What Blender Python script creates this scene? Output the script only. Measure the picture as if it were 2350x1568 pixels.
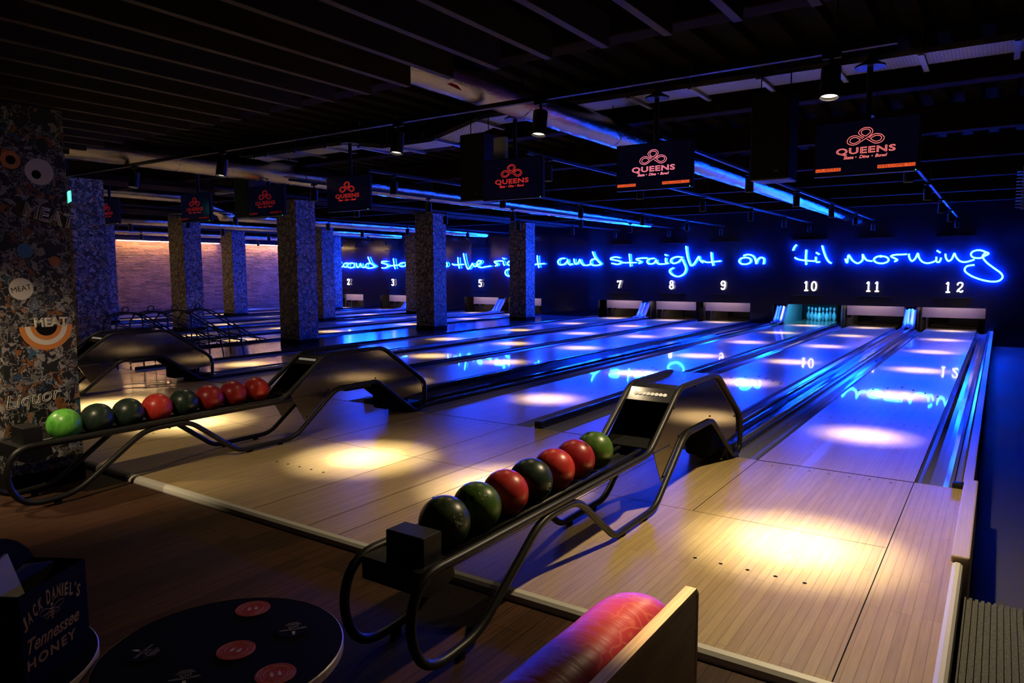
import bpy, bmesh, math, random
from mathutils import Vector, Matrix
for o in list(bpy.data.objects): bpy.data.objects.remove(o)
S = bpy.context.scene
COL = S.collection
PI = math.pi
random.seed(7)

# ------------------------------------------------------------------ camera, world, exposure
cam = bpy.data.cameras.new('camera'); camo = bpy.data.objects.new('camera', cam); COL.objects.link(camo)
cam.sensor_width = 36.0; cam.sensor_fit = 'HORIZONTAL'; cam.lens = 1636.85 * 36 / 2350
cam.clip_start = 0.02; cam.clip_end = 200
yaw, pitch, roll = -0.5994, -0.0983, -0.0027
fw = Vector((math.sin(yaw)*math.cos(pitch), math.cos(yaw)*math.cos(pitch), math.sin(pitch)))
rt = Vector((math.cos(yaw), -math.sin(yaw), 0)); up = rt.cross(fw)
r2 = math.cos(roll)*rt + math.sin(roll)*up; u2 = -math.sin(roll)*rt + math.cos(roll)*up
M = Matrix.Identity(4)
for i in range(3): M[i][0] = r2[i]; M[i][1] = u2[i]; M[i][2] = -fw[i]
M[0][3], M[1][3], M[2][3] = 1.8384, -5.5743, 1.4711
camo.matrix_world = M
S.camera = camo
S.view_settings.view_transform = 'Standard'; S.view_settings.look = 'None'
S.view_settings.gamma = 1.0; S.view_settings.use_curve_mapping = False
S.view_settings.exposure = 0.0
S.cycles.max_bounces = 7; S.cycles.diffuse_bounces = 3
w = bpy.data.worlds.new('dark_hall'); S.world = w; w.use_nodes = True
bg = w.node_tree.nodes['Background']; bg.inputs[0].default_value = (0.10, 0.07, 0.06, 1); bg.inputs[1].default_value = 0.0

NEON_STRENGTH = 450.0
NEON_COLOR = (0.0018, 0.046, 1.0)
SPOT_APPROACH = 900.0; CORE_APPROACH = 1500.0; FIELD_APPROACH = 48.0; SPILL_APPROACH = 15.0; SPILL_FIRST = 260.0
SPOT_LANE = 560.0; CORE_LANE = 900.0; FIELD_LANE = 28.0; SPILL_LANE = 2.0
WARM = (1.0, 0.77, 0.45); BEAMC = (1.0, 0.88, 0.70)

# ------------------------------------------------------------------ materials
def mat(name, col=(.5,.5,.5), rough=.5, metal=0.0, spec=.5, emit=None, es=0.0, coat=0.0):
    m = bpy.data.materials.new(name); m.use_nodes = True
    b = m.node_tree.nodes['Principled BSDF']
    b.inputs['Base Color'].default_value = (*col, 1)
    b.inputs['Roughness'].default_value = rough
    b.inputs['Metallic'].default_value = metal
    b.inputs['Specular IOR Level'].default_value = spec
    b.inputs['Coat Weight'].default_value = coat
    if emit: 
        b.inputs['Emission Color'].default_value = (*emit, 1); b.inputs['Emission Strength'].default_value = es
    return m
class NT:
    def __init__(s, m): s.t = m.node_tree; s.n = s.t.nodes; s.l = s.t.links; s.b = s.n['Principled BSDF']
    def new(s, ty, **kw):
        n = s.n.new(ty)
        for k, v in kw.items(): setattr(n, k, v)
        return n
    def link(s, a, b): s.l.new(a, b)
    def coord(s, scale=(1,1,1), rot=(0,0,0), kind='Object'):
        c = s.new('ShaderNodeTexCoord'); mp = s.new('ShaderNodeMapping')
        mp.inputs['Scale'].default_value = scale; mp.inputs['Rotation'].default_value = rot
        s.link(c.outputs[kind], mp.inputs[0]); return mp.outputs[0]
    def ramp(s, fac, stops, interp='LINEAR'):
        r = s.new('ShaderNodeValToRGB'); r.color_ramp.interpolation = interp
        e = r.color_ramp.elements
        while len(e) < len(stops): e.new(0.5)
        for i, (p, c) in enumerate(stops): e[i].position = p; e[i].color = (*c, 1)
        s.link(fac, r.inputs[0]); return r.outputs[0]
    def noise(s, vec, scale, detail=4, rough=.5):
        n = s.new('ShaderNodeTexNoise'); n.inputs['Scale'].default_value = scale
        n.inputs['Detail'].default_value = detail; n.inputs['Roughness'].default_value = rough
        if vec: s.link(vec, n.inputs['Vector'])
        return n
    def math(s, op, a, b=None):
        m = s.new('ShaderNodeMath', operation=op)
        for i, x in enumerate((a, b)):
            if x is None: continue
            if isinstance(x, (int, float)): m.inputs[i].default_value = x
            else: s.link(x, m.inputs[i])
        return m.outputs[0]
    def mix(s, fac, a, b, blend='MIX'):
        m = s.new('ShaderNodeMix', data_type='RGBA', blend_type=blend)
        for k, x in ((0, fac), (6, a), (7, b)):
            if isinstance(x, (int, float)): m.inputs[k].default_value = x
            elif isinstance(x, tuple): m.inputs[k].default_value = (*x, 1)
            else: s.link(x, m.inputs[k])
        return m.outputs[2]
    def bump(s, h, strength=.3, dist=.01):
        b = s.new('ShaderNodeBump'); b.inputs['Strength'].default_value = strength; b.inputs['Distance'].default_value = dist
        s.link(h, b.inputs['Height']); s.link(b.outputs[0], s.b.inputs['Normal'])

def planks(name, c1, c2, cm, width=.027, length=1.4, rough=.12, grain=.25, mortar=.0012, along_y=True, rvar=.05, spec=.5, coat=None):
    m = mat(name, c1, rough, spec=spec); t = NT(m)
    if coat: t.b.inputs['Coat Weight'].default_value = coat[0]; t.b.inputs['Coat Roughness'].default_value = coat[1]
    v = t.coord(rot=(0, 0, PI/2 if along_y else 0))
    b = t.new('ShaderNodeTexBrick'); t.link(v, b.inputs['Vector'])
    b.offset = .37; b.offset_frequency = 3; b.squash = 1.0
    b.inputs['Color1'].default_value = (*c1, 1); b.inputs['Color2'].default_value = (*c2, 1); b.inputs['Mortar'].default_value = (*cm, 1)
    b.inputs['Scale'].default_value = 1.0; b.inputs['Mortar Size'].default_value = mortar; b.inputs['Mortar Smooth'].default_value = .3
    b.inputs['Brick Width'].default_value = length; b.inputs['Row Height'].default_value = width; b.inputs['Bias'].default_value = 0.0
    g = t.coord(scale=(70, 3, 1) if along_y else (3, 70, 1))
    n = t.noise(g, 1.0, 6, .6)
    k = t.ramp(n.outputs[0], [(.25, (1-grain,)*3), (.75, (1,)*3)])
    t.link(t.mix(1.0, b.outputs['Color'], k, 'MULTIPLY'), t.b.inputs['Base Color'])
    n2 = t.noise(t.coord(), 3.0, 3)
    t.link(t.math('MULTIPLY_ADD', n2.outputs[0], rvar*2), t.b.inputs['Roughness'])
    t.b.inputs['Roughness'].links[0].from_node.inputs[2].default_value = rough - rvar
    return m

M_maple = planks('lane_maple', (.60,.44,.22), (.53,.37,.18), (.26,.17,.08), .0274, 1.2, .28, .22, .0008, rvar=.01, coat=(.6,.03))
M_approach = planks('approach_maple', (.57,.42,.18), (.49,.35,.145), (.22,.14,.06), .041, 1.1, .32, .28, .0011, coat=(.4,.08))
M_floor = planks('dark_oak_boards', (.095,.042,.02), (.05,.024,.012), (.008,.005,.003), .09, 1.6, .55, .65, .002, spec=.12)
M_deckflat = mat('glossy_dark_divider_floor', (.05,.05,.07), .16)
M_gutter = mat('gutter_grey_plastic', (.24,.24,.27), .13, spec=.7)
M_cap = mat('black_gloss_capping', (.02,.02,.025), .18)
M_black = mat('black_metal', (.008,.008,.0085), .45, spec=.3)
M_tube = mat('black_powder_tube', (.010,.0095,.009), .42, spec=.32)
M_void = mat('matt_black', (.004,.004,.004), .9, spec=.1)
M_cushwall = mat('black_gloss_wall_panel', (.009,.009,.018), .13, spec=.55)
M_white_lamp = mat('lamp_face', (.8,.8,.8), .5, emit=(1.0,.86,.62), es=3.5)
M_steel = mat('galvanised_steel', (.55,.56,.6), .38, metal=1.0)
M_mirror = mat('polished_dark_steel', (.30,.285,.275), .09, metal=1.0)
M_joist = mat('stained_joist_wood', (.022,.016,.013), .6, spec=.12)
M_beam = mat('fireproofed_beam', (.012,.008,.006), .9, spec=.04)
M_deck = mat('dark_corrugated_deck', (.005,.004,.003), .8, spec=.04)
M_white = mat('off_white_trim', (.62,.60,.55), .45)
M_neon = mat('blue_neon_glass', (.1,.2,.5), .3, emit=NEON_COLOR, es=NEON_STRENGTH)
M_digit = mat('warm_white_neon_glass', (.8,.8,.8), .3, emit=(1.0,.84,.66), es=4.0)
M_sweep = mat('sweep_panel_pale', (.62,.52,.54), .5)
M_kick = mat('kickback_cream', (.55,.50,.40), .55)
M_pindeck = planks('pin_deck_wood', (.30,.23,.15), (.26,.2,.13), (.12,.09,.06), .0274, 1.2, .18, .2)
M_pin = mat('pin_white', (.82,.82,.80), .25)
M_pinred = mat('pin_red_stripe', (.5,.02,.02), .3)
M_red_leather = mat('red_leather', (.42,.035,.035), .40, spec=.45)
M_screen = mat('dark_screen', (.004,.004,.012), .12)
M_curb = planks('curb_board', (.58,.46,.34), (.54,.42,.31), (.3,.22,.15), .2, 2.0, .4, .25)

def foil():
    m = mat('foil_duct_wrap', (.84,.80,.72), .12, metal=1.0); t = NT(m)
    v = t.coord(scale=(1, .45, 1)); n = t.noise(v, 34, 6, .7)
    v2 = t.coord(scale=(1, .2, 1)); n2 = t.noise(v2, 60, 3, .6)
    h = t.math('ADD', n.outputs[0], t.math('MULTIPLY', n2.outputs[0], .35))
    t.bump(h, .32, .014); return m
M_foil = foil()

def ply(name, axis_scale, dark=1.0):
    m = mat(name, (.6,.4,.2), .45); t = NT(m)
    n = t.noise(t.coord(scale=axis_scale), 1.0, 5, .6)
    t.link(t.ramp(n.outputs[0], [(.3, (.36*dark,.21*dark,.09*dark)), (.7, (.72*dark,.50*dark,.25*dark))]), t.b.inputs['Base Color']); return m
M_plyedge = ply('plywood_edge', (160, 4, 4))
M_plyface = ply('plywood_face', (4, 3, 26), .8)

def leather():
    t = NT(M_red_leather)
    v = t.coord(); w_ = t.noise(v, 9, 3); vv = t.mix(.12, v, w_.outputs[1])
    vo = t.new('ShaderNodeTexVoronoi', feature='DISTANCE_TO_EDGE'); vo.inputs['Scale'].default_value = 17; t.link(vv, vo.inputs['Vector'])
    cr = t.ramp(vo.outputs[0], [(0.0, (1,1,1)), (.05, (0,0,0))])
    n = t.noise(v, 6, 4)
    base = t.ramp(n.outputs[0], [(.3, (.22,.016,.019)), (.7, (.36,.036,.033))])
    t.link(t.mix(t.math('MULTIPLY', cr, .35), base, (.48,.16,.10)), t.b.inputs['Base Color'])
    wv = t.noise(t.coord(scale=(1, 9, 1)), 7, 3)
    t.bump(wv.outputs[0], .10, .012)
leather()

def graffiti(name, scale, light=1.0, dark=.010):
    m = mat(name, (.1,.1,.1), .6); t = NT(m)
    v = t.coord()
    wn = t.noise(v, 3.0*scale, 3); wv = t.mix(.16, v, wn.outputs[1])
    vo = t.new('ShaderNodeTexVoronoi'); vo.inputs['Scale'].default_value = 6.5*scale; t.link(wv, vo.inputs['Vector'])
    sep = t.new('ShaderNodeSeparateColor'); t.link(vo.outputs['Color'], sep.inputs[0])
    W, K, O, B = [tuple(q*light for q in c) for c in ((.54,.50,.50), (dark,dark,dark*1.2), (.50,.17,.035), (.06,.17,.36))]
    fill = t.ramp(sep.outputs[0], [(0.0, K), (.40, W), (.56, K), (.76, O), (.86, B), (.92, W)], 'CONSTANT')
    # hatching that runs a different way in every cell
    vo2 = t.new('ShaderNodeTexVoronoi'); vo2.inputs['Scale'].default_value = 2.2*scale; t.link(wv, vo2.inputs['Vector'])
    ang = t.math('MULTIPLY', vo.outputs['Distance'], 60.0)
    wob = t.noise(wv, 5*scale, 2)
    st = t.math('SINE', t.math('ADD', t.math('MULTIPLY', wob.outputs[0], 75.0), t.math('MULTIPLY', ang, .35)))
    lines = t.math('GREATER_THAN', st, .35)
    sep2 = t.new('ShaderNodeSeparateColor'); t.link(vo2.outputs['Color'], sep2.inputs[0])
    use = t.math('GREATER_THAN', sep2.outputs[1], .42)
    fill2 = t.mix(t.math('MULTIPLY', lines, use), fill, t.ramp(sep.outputs[1], [(0, K), (.62, W)], 'CONSTANT'))
    ed = t.new('ShaderNodeTexVoronoi', feature='DISTANCE_TO_EDGE'); ed.inputs['Scale'].default_value = 6.5*scale; t.link(wv, ed.inputs['Vector'])
    e1 = t.math('LESS_THAN', ed.outputs[0], .05)
    fill3 = t.mix(e1, fill2, K)
    ed2 = t.new('ShaderNodeTexVoronoi', feature='DISTANCE_TO_EDGE'); ed2.inputs['Scale'].default_value = 2.2*scale; t.link(wv, ed2.inputs['Vector'])
    e2 = t.math('LESS_THAN', ed2.outputs[0], .016)
    t.link(t.mix(e2, fill3, W), t.b.inputs['Base Color'])
    return m
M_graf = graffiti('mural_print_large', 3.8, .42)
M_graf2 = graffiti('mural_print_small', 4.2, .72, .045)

def brickwall():
    m = mat('old_brick', (.3,.15,.1), .75); t = NT(m)
    c = t.new('ShaderNodeTexCoord'); s = t.new('ShaderNodeSeparateXYZ'); t.link(c.outputs['Object'], s.inputs[0])
    cb = t.new('ShaderNodeCombineXYZ'); t.link(s.outputs[1], cb.inputs[0]); t.link(s.outputs[2], cb.inputs[1])
    b = t.new('ShaderNodeTexBrick'); t.link(cb.outputs[0], b.inputs['Vector'])
    b.inputs['Color1'].default_value = (.46,.21,.13, 1); b.inputs['Color2'].default_value = (.20,.085,.06, 1); b.inputs['Mortar'].default_value = (.30,.22,.18, 1)
    b.inputs['Scale'].default_value = 1; b.inputs['Brick Width'].default_value = .36; b.inputs['Row Height'].default_value = .078; b.inputs['Mortar Size'].default_value = .008
    n = t.noise(t.coord(), 2.0, 5)
    t.link(t.mix(.5, b.outputs['Color'], t.ramp(n.outputs[0], [(.3, (.3,.3,.3)), (.7, (.9,.9,.9))]), 'MULTIPLY'), t.b.inputs['Base Color'])
    n2 = t.noise(t.coord(scale=(1, 3, 12)), 2.2, 3)
    h = t.math('ADD', t.math('MULTIPLY', b.outputs['Fac'], -1.0), t.math('MULTIPLY', n2.outputs[0], .45))
    t.bump(h, 1.0, .09); return m
M_brick = brickwall()

def mat_ribbed():
    m = mat('ribbed_mat', (.05,.052,.045), .85); t = NT(m)
    n = t.noise(t.coord(), 90, 3)
    t.link(t.ramp(n.outputs[0], [(.3, (.035,.036,.03)), (.7, (.10,.10,.085))]), t.b.inputs['Base Color']); return m
M_mat = mat_ribbed()
def side_floor():
    m = mat('painted_side_floor', (.065,.065,.07), .55, spec=.17); t = NT(m)
    n = t.noise(t.coord(), 25, 5)
    t.link(t.math('MULTIPLY_ADD', n.outputs[0], .12), t.b.inputs['Roughness']); t.b.inputs['Roughness'].links[0].from_node.inputs[2].default_value = .5
    return m
M_side = side_floor()
def perforated():
    m = mat('perforated_tray_steel', (.62,.63,.68), .40, metal=0.6); t = NT(m)
    c = t.new('ShaderNodeTexCoord'); s = t.new('ShaderNodeSeparateXYZ'); t.link(c.outputs['Object'], s.inputs[0])
    cb = t.new('ShaderNodeCombineXYZ'); t.link(s.outputs[0], cb.inputs[0]); t.link(s.outputs[1], cb.inputs[1])
    b = t.new('ShaderNodeTexBrick'); t.link(cb.outputs[0], b.inputs['Vector'])
    b.inputs['Scale'].default_value = 1; b.inputs['Brick Width'].default_value = .05; b.inputs['Row Height'].default_value = .024
    b.inputs['Mortar Size'].default_value = .0078; b.inputs['Color1'].default_value = (.01,.01,.012,1); b.inputs['Color2'].default_value = (.01,.01,.012,1); b.inputs['Mortar'].default_value = (.62,.63,.68,1)
    t.link(b.outputs['Color'], t.b.inputs['Base Color']); return m
M_tray = perforated()
def marble(name, a, b_, rough=.33):
    m = mat(name, a, rough, spec=.4); t = NT(m)
    n = t.noise(t.coord(scale=(1, 1, .35)), 22, 5, .6); n.inputs['Distortion'].default_value = 1.2
    t.link(t.ramp(n.outputs[0], [(.35, a), (.65, b_)]), t.b.inputs['Base Color']); return m
M_ball = {
 'red': marble('ball_red', (.42,.02,.018), (.60,.05,.04)), 'crimson': marble('ball_crimson', (.26,.012,.02), (.36,.025,.03)),
 'green': marble('ball_green', (.03,.09,.02), (.09,.17,.025)), 'dark': marble('ball_dark', (.010,.018,.016), (.025,.045,.034)),
 'bright': marble('ball_bright_green', (.05,.26,.03), (.15,.48,.06)), 'olive': marble('ball_olive', (.012,.022,.010), (.05,.075,.03))}
M_num = mat('pale_number_outline', (.55,.55,.50), .5)
M_hole = mat('finger_hole_black', (.002,.002,.002), .8)
M_navy = mat('navy_box_side', (.0015,.0018,.006), .6, spec=.03)
M_gold = mat('gold_print', (.24,.12,.012), .45)
M_print = mat('grey_print', (.38,.31,.33), .6)
M_redprint = mat('red_print', (.30,.02,.018), .6)
M_table = mat('black_tabletop_laminate', (.003,.003,.0035), .7, spec=.06)
M_tedge = mat('table_edge_band', (.30,.22,.16), .35)
M_paper = mat('pale_paper', (.35,.32,.29), .7)
M_exit = mat('exit_sign_face', (.1,.8,.5), .4, emit=(.10,.95,.70), es=1.1)
M_exitw = mat('exit_sign_white', (.8,.9,.9), .4, emit=(.75,1.0,.95), es=1.2)
M_led = mat('wall_wash_led', (1,.9,.7), .4, emit=(1.0,.62,.26), es=110.0)
M_leds = mat('white_indicator', (.7,.7,.68), .4, emit=(.9,.85,.75), es=.12)
M_green = mat('green_indicator', (.1,.5,.2), .4, emit=(.1,1,.3), es=1.2)

# ------------------------------------------------------------------ mesh helpers
def obj(name, bm, m, parent=None, smooth=False, loc=None, rotz=0):
    me = bpy.data.meshes.new(name); bmesh.ops.recalc_face_normals(bm, faces=bm.faces); bm.to_mesh(me); bm.free()
    if m: me.materials.append(m)
    if smooth:
        for p in me.polygons: p.use_smooth = True
    o = bpy.data.objects.new(name, me); COL.objects.link(o)
    if parent: o.parent = parent
    if loc: o.location = loc
    if rotz: o.rotation_euler = (0, 0, rotz)
    return o
def tag(o, label, cat, group=None, kind=None):
    o['label'] = label; o['category'] = cat
    if group: o['group'] = group
    if kind: o['kind'] = kind
    return o
def thing(name, label, cat, loc=(0,0,0), rotz=0, group=None, kind=None):
    o = bpy.data.objects.new(name, None); COL.objects.link(o); o.location = loc; o.rotation_euler = (0, 0, rotz)
    o.empty_display_size = .1
    return tag(o, label, cat, group, kind)
def struct(name, bm, m, parent=None, smooth=False):
    o = obj(name, bm, m, parent, smooth); o['kind'] = 'structure'; return o
def dup(root, loc, label=None, rotz=None):
    r = root.copy(); COL.objects.link(r); r.location = loc
    if rotz is not None: r.rotation_euler = (0, 0, rotz)
    if label: r['label'] = label
    for ch in list(root.children):
        c = ch.copy(); COL.objects.link(c); c.parent = r
        for g in ch.children:
            d = g.copy(); COL.objects.link(d); d.parent = c
    return r
def BM(): return bmesh.new()
def box(bm, x0, x1, y0, y1, z0, z1, bev=0.0, mtx=None):
    vs = [bm.verts.new((x, y, z)) for x in (x0, x1) for y in (y0, y1) for z in (z0, z1)]
    fs = [(0,1,3,2),(4,6,7,5),(0,4,5,1),(2,3,7,6),(0,2,6,4),(1,5,7,3)]
    ff = [bm.faces.new([vs[i] for i in f]) for f in fs]
    if bev:
        es = list({e for f in ff for e in f.edges})
        bmesh.ops.bevel(bm, geom=es, offset=bev, segments=2, affect='EDGES', profile=.5)
    if mtx is not None:
        for v in vs:
            if v.is_valid: v.co = mtx @ v.co
    return bm
def bx(*a, **k): return box(BM(), *a, **k)
def catmull(pts, n=5, closed=False):
    P = [Vector(p) for p in pts]; N = len(P); out = []
    rng = N if closed else N-1
    for i in range(rng):
        if closed: a, b, c, d = P[i-1], P[i], P[(i+1) % N], P[(i+2) % N]
        else: a, b, c, d = P[max(i-1, 0)], P[i], P[i+1], P[min(i+2, N-1)]
        for k in range(n):
            t = k/n; t2 = t*t; t3 = t2*t
            out.append(.5*((2*b)+(c-a)*t+(2*a-5*b+4*c-d)*t2+(3*b-a-3*c+d)*t3))
    if not closed: out.append(P[-1])
    return out
def fillet(pts, r, n=5, closed=False):
    P = [Vector(p) for p in pts]; N = len(P); out = []
    for i in range(N):
        if not closed and i in (0, N-1): out.append(P[i]); continue
        a, b, c = P[i-1], P[i], P[(i+1) % N]
        da, dc = (a-b), (c-b); la, lc = da.length, dc.length
        if la < 1e-6 or lc < 1e-6: continue
        rr = min(r, la*.48, lc*.48)
        p0 = b+da/la*rr; p2 = b+dc/lc*rr
        for k in range(n+1):
            t = k/n; out.append((1-t)**2*p0+2*t*(1-t)*b+t*t*p2)
    return out
def tube(bm, pts, r, seg=8, closed=False, cap=True):
    P = [Vector(p) for p in pts]; N = len(P); rings = []
    prev = None
    for i in range(N):
        if closed: tg = P[(i+1) % N]-P[i-1]
        else: tg = P[min(i+1, N-1)]-P[max(i-1, 0)]
        if tg.length < 1e-9: tg = Vector((0,0,1))
        tg.normalize()
        if prev is None:
            ref = Vector((0,0,1)) if abs(tg.z) < .9 else Vector((1,0,0))
            n = tg.cross(ref).normalized()
        else:
            n = prev-tg*prev.dot(tg)
            n = n.normalized() if n.length > 1e-6 else tg.orthogonal().normalized()
        prev = n; b = tg.cross(n)
        rr = r(i/(N-1)) if callable(r) else r
        rings.append([bm.verts.new(P[i]+(n*math.cos(2*PI*k/seg)+b*math.sin(2*PI*k/seg))*rr) for k in range(seg)])
    for i in range(N if closed else N-1):
        A, B_ = rings[i], rings[(i+1) % N]
        for k in range(seg): bm.faces.new((A[k], A[(k+1) % seg], B_[(k+1) % seg], B_[k]))
    if cap and not closed:
        bm.faces.new(rings[0][::-1]); bm.faces.new(rings[-1])
    return bm
def lathe(bm, prof, seg=24, c=(0,0,0), cap=True):
    rings = []
    for r, z in prof:
        rings.append([bm.verts.new((c[0]+r*math.cos(2*PI*k/seg), c[1]+r*math.sin(2*PI*k/seg), c[2]+z)) for k in range(seg)])
    for A, B_ in zip(rings, rings[1:]):
        for k in range(seg): bm.faces.new((A[k], A[(k+1) % seg], B_[(k+1) % seg], B_[k]))
    if cap:
        bm.faces.new(rings[0][::-1]); bm.faces.new(rings[-1])
    return bm
def prism(bm, poly, ax, a, b):
    """poly: list of 2-D points in the plane across axis ax ('x': (y,z), 'y': (x,z), 'z': (x,y))"""
    def P(p, t):
        return {'x': (t, p[0], p[1]), 'y': (p[0], t, p[1]), 'z': (p[0], p[1], t)}[ax]
    A = [bm.verts.new(P(p, a)) for p in poly]; B_ = [bm.verts.new(P(p, b)) for p in poly]
    n = len(poly)
    for i in range(n): bm.faces.new((A[i], A[(i+1) % n], B_[(i+1) % n], B_[i]))
    bm.faces.new(A[::-1]); bm.faces.new(B_)
    return bm
def sweep(bm, prof, y0, y1, closed=True, axis='y', ny=1):
    """open or closed (x,z) profile pulled along Y"""
    rows = []
    for j in range(ny+1):
        y = y0+(y1-y0)*j/ny
        rows.append([bm.verts.new((x, y, z)) for x, z in prof])
    n = len(prof)
    for A, B_ in zip(rows, rows[1:]):
        for i in range(n if closed else n-1): bm.faces.new((A[i], A[(i+1) % n], B_[(i+1) % n], B_[i]))
    if closed:
        bm.faces.new(rows[0][::-1]); bm.faces.new(rows[-1])
    return bm
def text_mesh(s, size=1.0, extrude=0.0, outline=0.0, shear=0.0, spacing=1.0, sx=1.0, align='CENTER', bold=0.0):
    """lettering as a mesh in the XY plane (built-in font)"""
    c = bpy.data.curves.new('lettering', 'FONT'); c.body = s; c.size = size; c.align_x = align; c.align_y = 'CENTER'
    c.shear = shear; c.space_character = spacing; c.resolution_u = 3
    if outline: c.fill_mode = 'NONE'; c.bevel_depth = outline; c.bevel_resolution = 0
    else: c.extrude = extrude; c.offset = bold
    o = bpy.data.objects.new('lettering', c); COL.objects.link(o)
    dg = bpy.context.evaluated_depsgraph_get(); dg.update()
    me = bpy.data.meshes.new_from_object(o.evaluated_get(dg))
    bm = BM(); bm.from_mesh(me)
    bpy.data.objects.remove(o); bpy.data.curves.remove(c); bpy.data.meshes.remove(me)
    if sx != 1.0:
        for v in bm.verts: v.co.x *= sx
    return bm
def xform(bm, m):
    for v in bm.verts: v.co = m @ v.co
    return bm
def frame(origin, xdir, ydir):
    x = Vector(xdir).normalized(); y = Vector(ydir).normalized(); z = x.cross(y)
    m = Matrix.Identity(4)
    for i in range(3): m[i][0] = x[i]; m[i][1] = y[i]; m[i][2] = z[i]; m[i][3] = origin[i]
    return m
ORD = ['first','second','third','fourth','fifth','sixth','seventh','eighth','ninth','tenth','eleventh','twelfth','thirteenth','fourteenth','fifteenth','sixteenth','seventeenth','eighteenth','nineteenth','twentieth',
       'twenty-first','twenty-second','twenty-third','twenty-fourth','twenty-fifth','twenty-sixth','twenty-seventh','twenty-eighth','twenty-ninth','thirtieth']

# ------------------------------------------------------------------ layout
LW = 1.0668; GW = .235; YF = 15.06
LANES = {12:.8814, 11:-.8814, 10:-2.476, 9:-4.78, 8:-6.347, 7:-8.081, 6:-11.78, 5:-13.55, 4:-16.06, 3:-17.82, 2:-20.31, 1:-22.07}
LXS = [LANES[k] for k in range(1, 13)]
EDGE_R = 1.713

# ------------------------------------------------------------------ the setting
f = struct('floor', bx(-23.6, 3.2, -9.0, -2.968, -.30, -.04), M_floor)
f = struct('floor_approach', bx(-23.3, EDGE_R, -2.93, 0, -.12, 0), M_approach)
f = struct('floor_side', bx(1.745, 3.2, -1.72, 15.6, -.45, -.35), M_side)
bm = BM()                                                          # ribbed mat platform beside the approach
box(bm, 1.765, 3.2, -2.95, -1.70, -.30, -.075)
for i in range(56): box(bm, 1.77+i*.024, 1.77+i*.024+.013, -2.95, -1.70, -.075, -.066)
tag(obj('floor_mat', bm, M_mat), 'dark ribbed floor mat beside the approach at the right edge', 'mat')
struct('floor_under_lanes', bx(-23.3, 1.74, 0.0, 18.2, -.40, -.16), M_void)
struct('wall_left', bx(-23.6, -23.3, -9, 18.2, -.4, 2.62), M_brick)
struct('wall_left_bulkhead', bx(-23.6, -22.95, -9, 15.0, 2.58, 3.5), M_cushwall)
struct('wall_right', bx(3.2, 3.4, -9, 18.2, -.5, 3.6), M_void)
struct('wall_rear', bx(-23.6, 3.4, -9.2, -9, -.5, 3.6), M_void)
struct('wall_end', bx(-23.6, 3.4, 18.2, 18.4, -.5, 3.6), M_void)
# black masking wall above the pin decks, with the openings
OPEN = [(-.0, 0)]
openings = []
def L(k): return LANES[k]-LW/2-GW
def R(k): return LANES[k]+LW/2+GW
for a, b in ((1,2),(3,4),(5,6),(7,8),(11,12)): openings.append((L(a), R(b)))
openings[3] = (L(7), R(9)); openings[4] = (-3.386, R(12)-.07)
openings.sort()
bm = BM()
box(bm, -23.6, 3.2, 15.0, 15.12, .545, 3.4)
xs = [-23.6]
for a, b in openings: xs += [a, b]
xs.append(3.2)
for i in range(0, len(xs), 2): box(bm, xs[i], xs[i+1], 15.0, 15.12, -.4, .545)
struct('wall_back', bm, M_cushwall)
# slim posts between the openings
def post(x0, x1, lab):
    tag(obj('mask_post', bx(x0, x1, 15.01, 15.11, -.16, .545), M_void), lab, 'post', kind='thing')
post(-5.60, -5.52, 'thin black post under the wall, left of the lane 9 pin opening')
post(-1.72, -1.64, 'thin black post beside the cyan-lit pins, right of the lane 10 opening')
# faint ledges on the black wall under each number and seams
for k in (2,3,5,7,8,9,10,11,12):
    x = LANES[k]
    tag(obj('wall_ledge', bx(x-.42, x+.42, 14.975, 15.0, .785, .815), M_cap), 'narrow gloss black ledge on the wall under the number %d' % k, 'ledge', 'ledges under the lane numbers', kind='thing')
    tag(obj('upper_ledge', bx(x-.42, x+.42, 14.96, 15.0, 2.28, 2.31), M_cap), 'narrow gloss black ledge on the wall above lane %d and the neon' % k, 'ledge', 'ledges above the neon words', kind='thing')
# corrugated deck
bm = BM()
prof = []
x = -23.6
while x < 3.4:
    prof += [(x, 3.36), (x+.10, 3.36), (x+.13, 3.30), (x+.27, 3.30)]; x += .30
prof += [(3.4, 3.36)]
sweep(bm, prof, -9, 18.3, closed=False)
struct('ceiling', bm, M_deck)
struct('ceiling_slab', bx(-23.6, 3.4, -9.2, 18.4, 3.40, 3.5), M_void)

# nosing on the back edge of the approach and on its right edge
bm = BM(); prism(bm, [(-2.967,-.05),(-2.978,-.040),(-2.979,-.030),(-2.972,-.013),(-2.957,-.001),(-2.93,.003),(-2.93,-.05)], 'x', -3.35, EDGE_R)
struct('trim_1', bm, M_white)
bm = BM(); prism(bm, [(-2.967,-.05),(-2.978,-.040),(-2.979,-.030),(-2.972,-.013),(-2.957,-.001),(-2.93,.003),(-2.93,-.05)], 'x', -23.3, -3.36)
struct('trim_2', bm, mat('shaded_trim', (.10,.10,.10), .5))  # same nosing, its colour darkened to stand in for the shadow there
bm = BM(); prism(bm, [(1.713,-.07),(1.713,.002),(1.728,.010),(1.745,.008),(1.757,-.004),(1.762,-.07)], 'y', -2.95, -1.46)
struct('trim_3', bm, M_white)
tag(obj('kerb_block', bx(1.703, 1.786, -1.44, .16, -.30, .035, .008), M_curb), 'thick wooden kerb block on the right edge of the approach', 'kerb')
tag(obj('kerb_board', bx(1.694, 1.758, .17, 14.95, -.34, .012, .003), M_curb), 'long pale wooden kerb board along the right side of lane 12', 'kerb')

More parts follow.
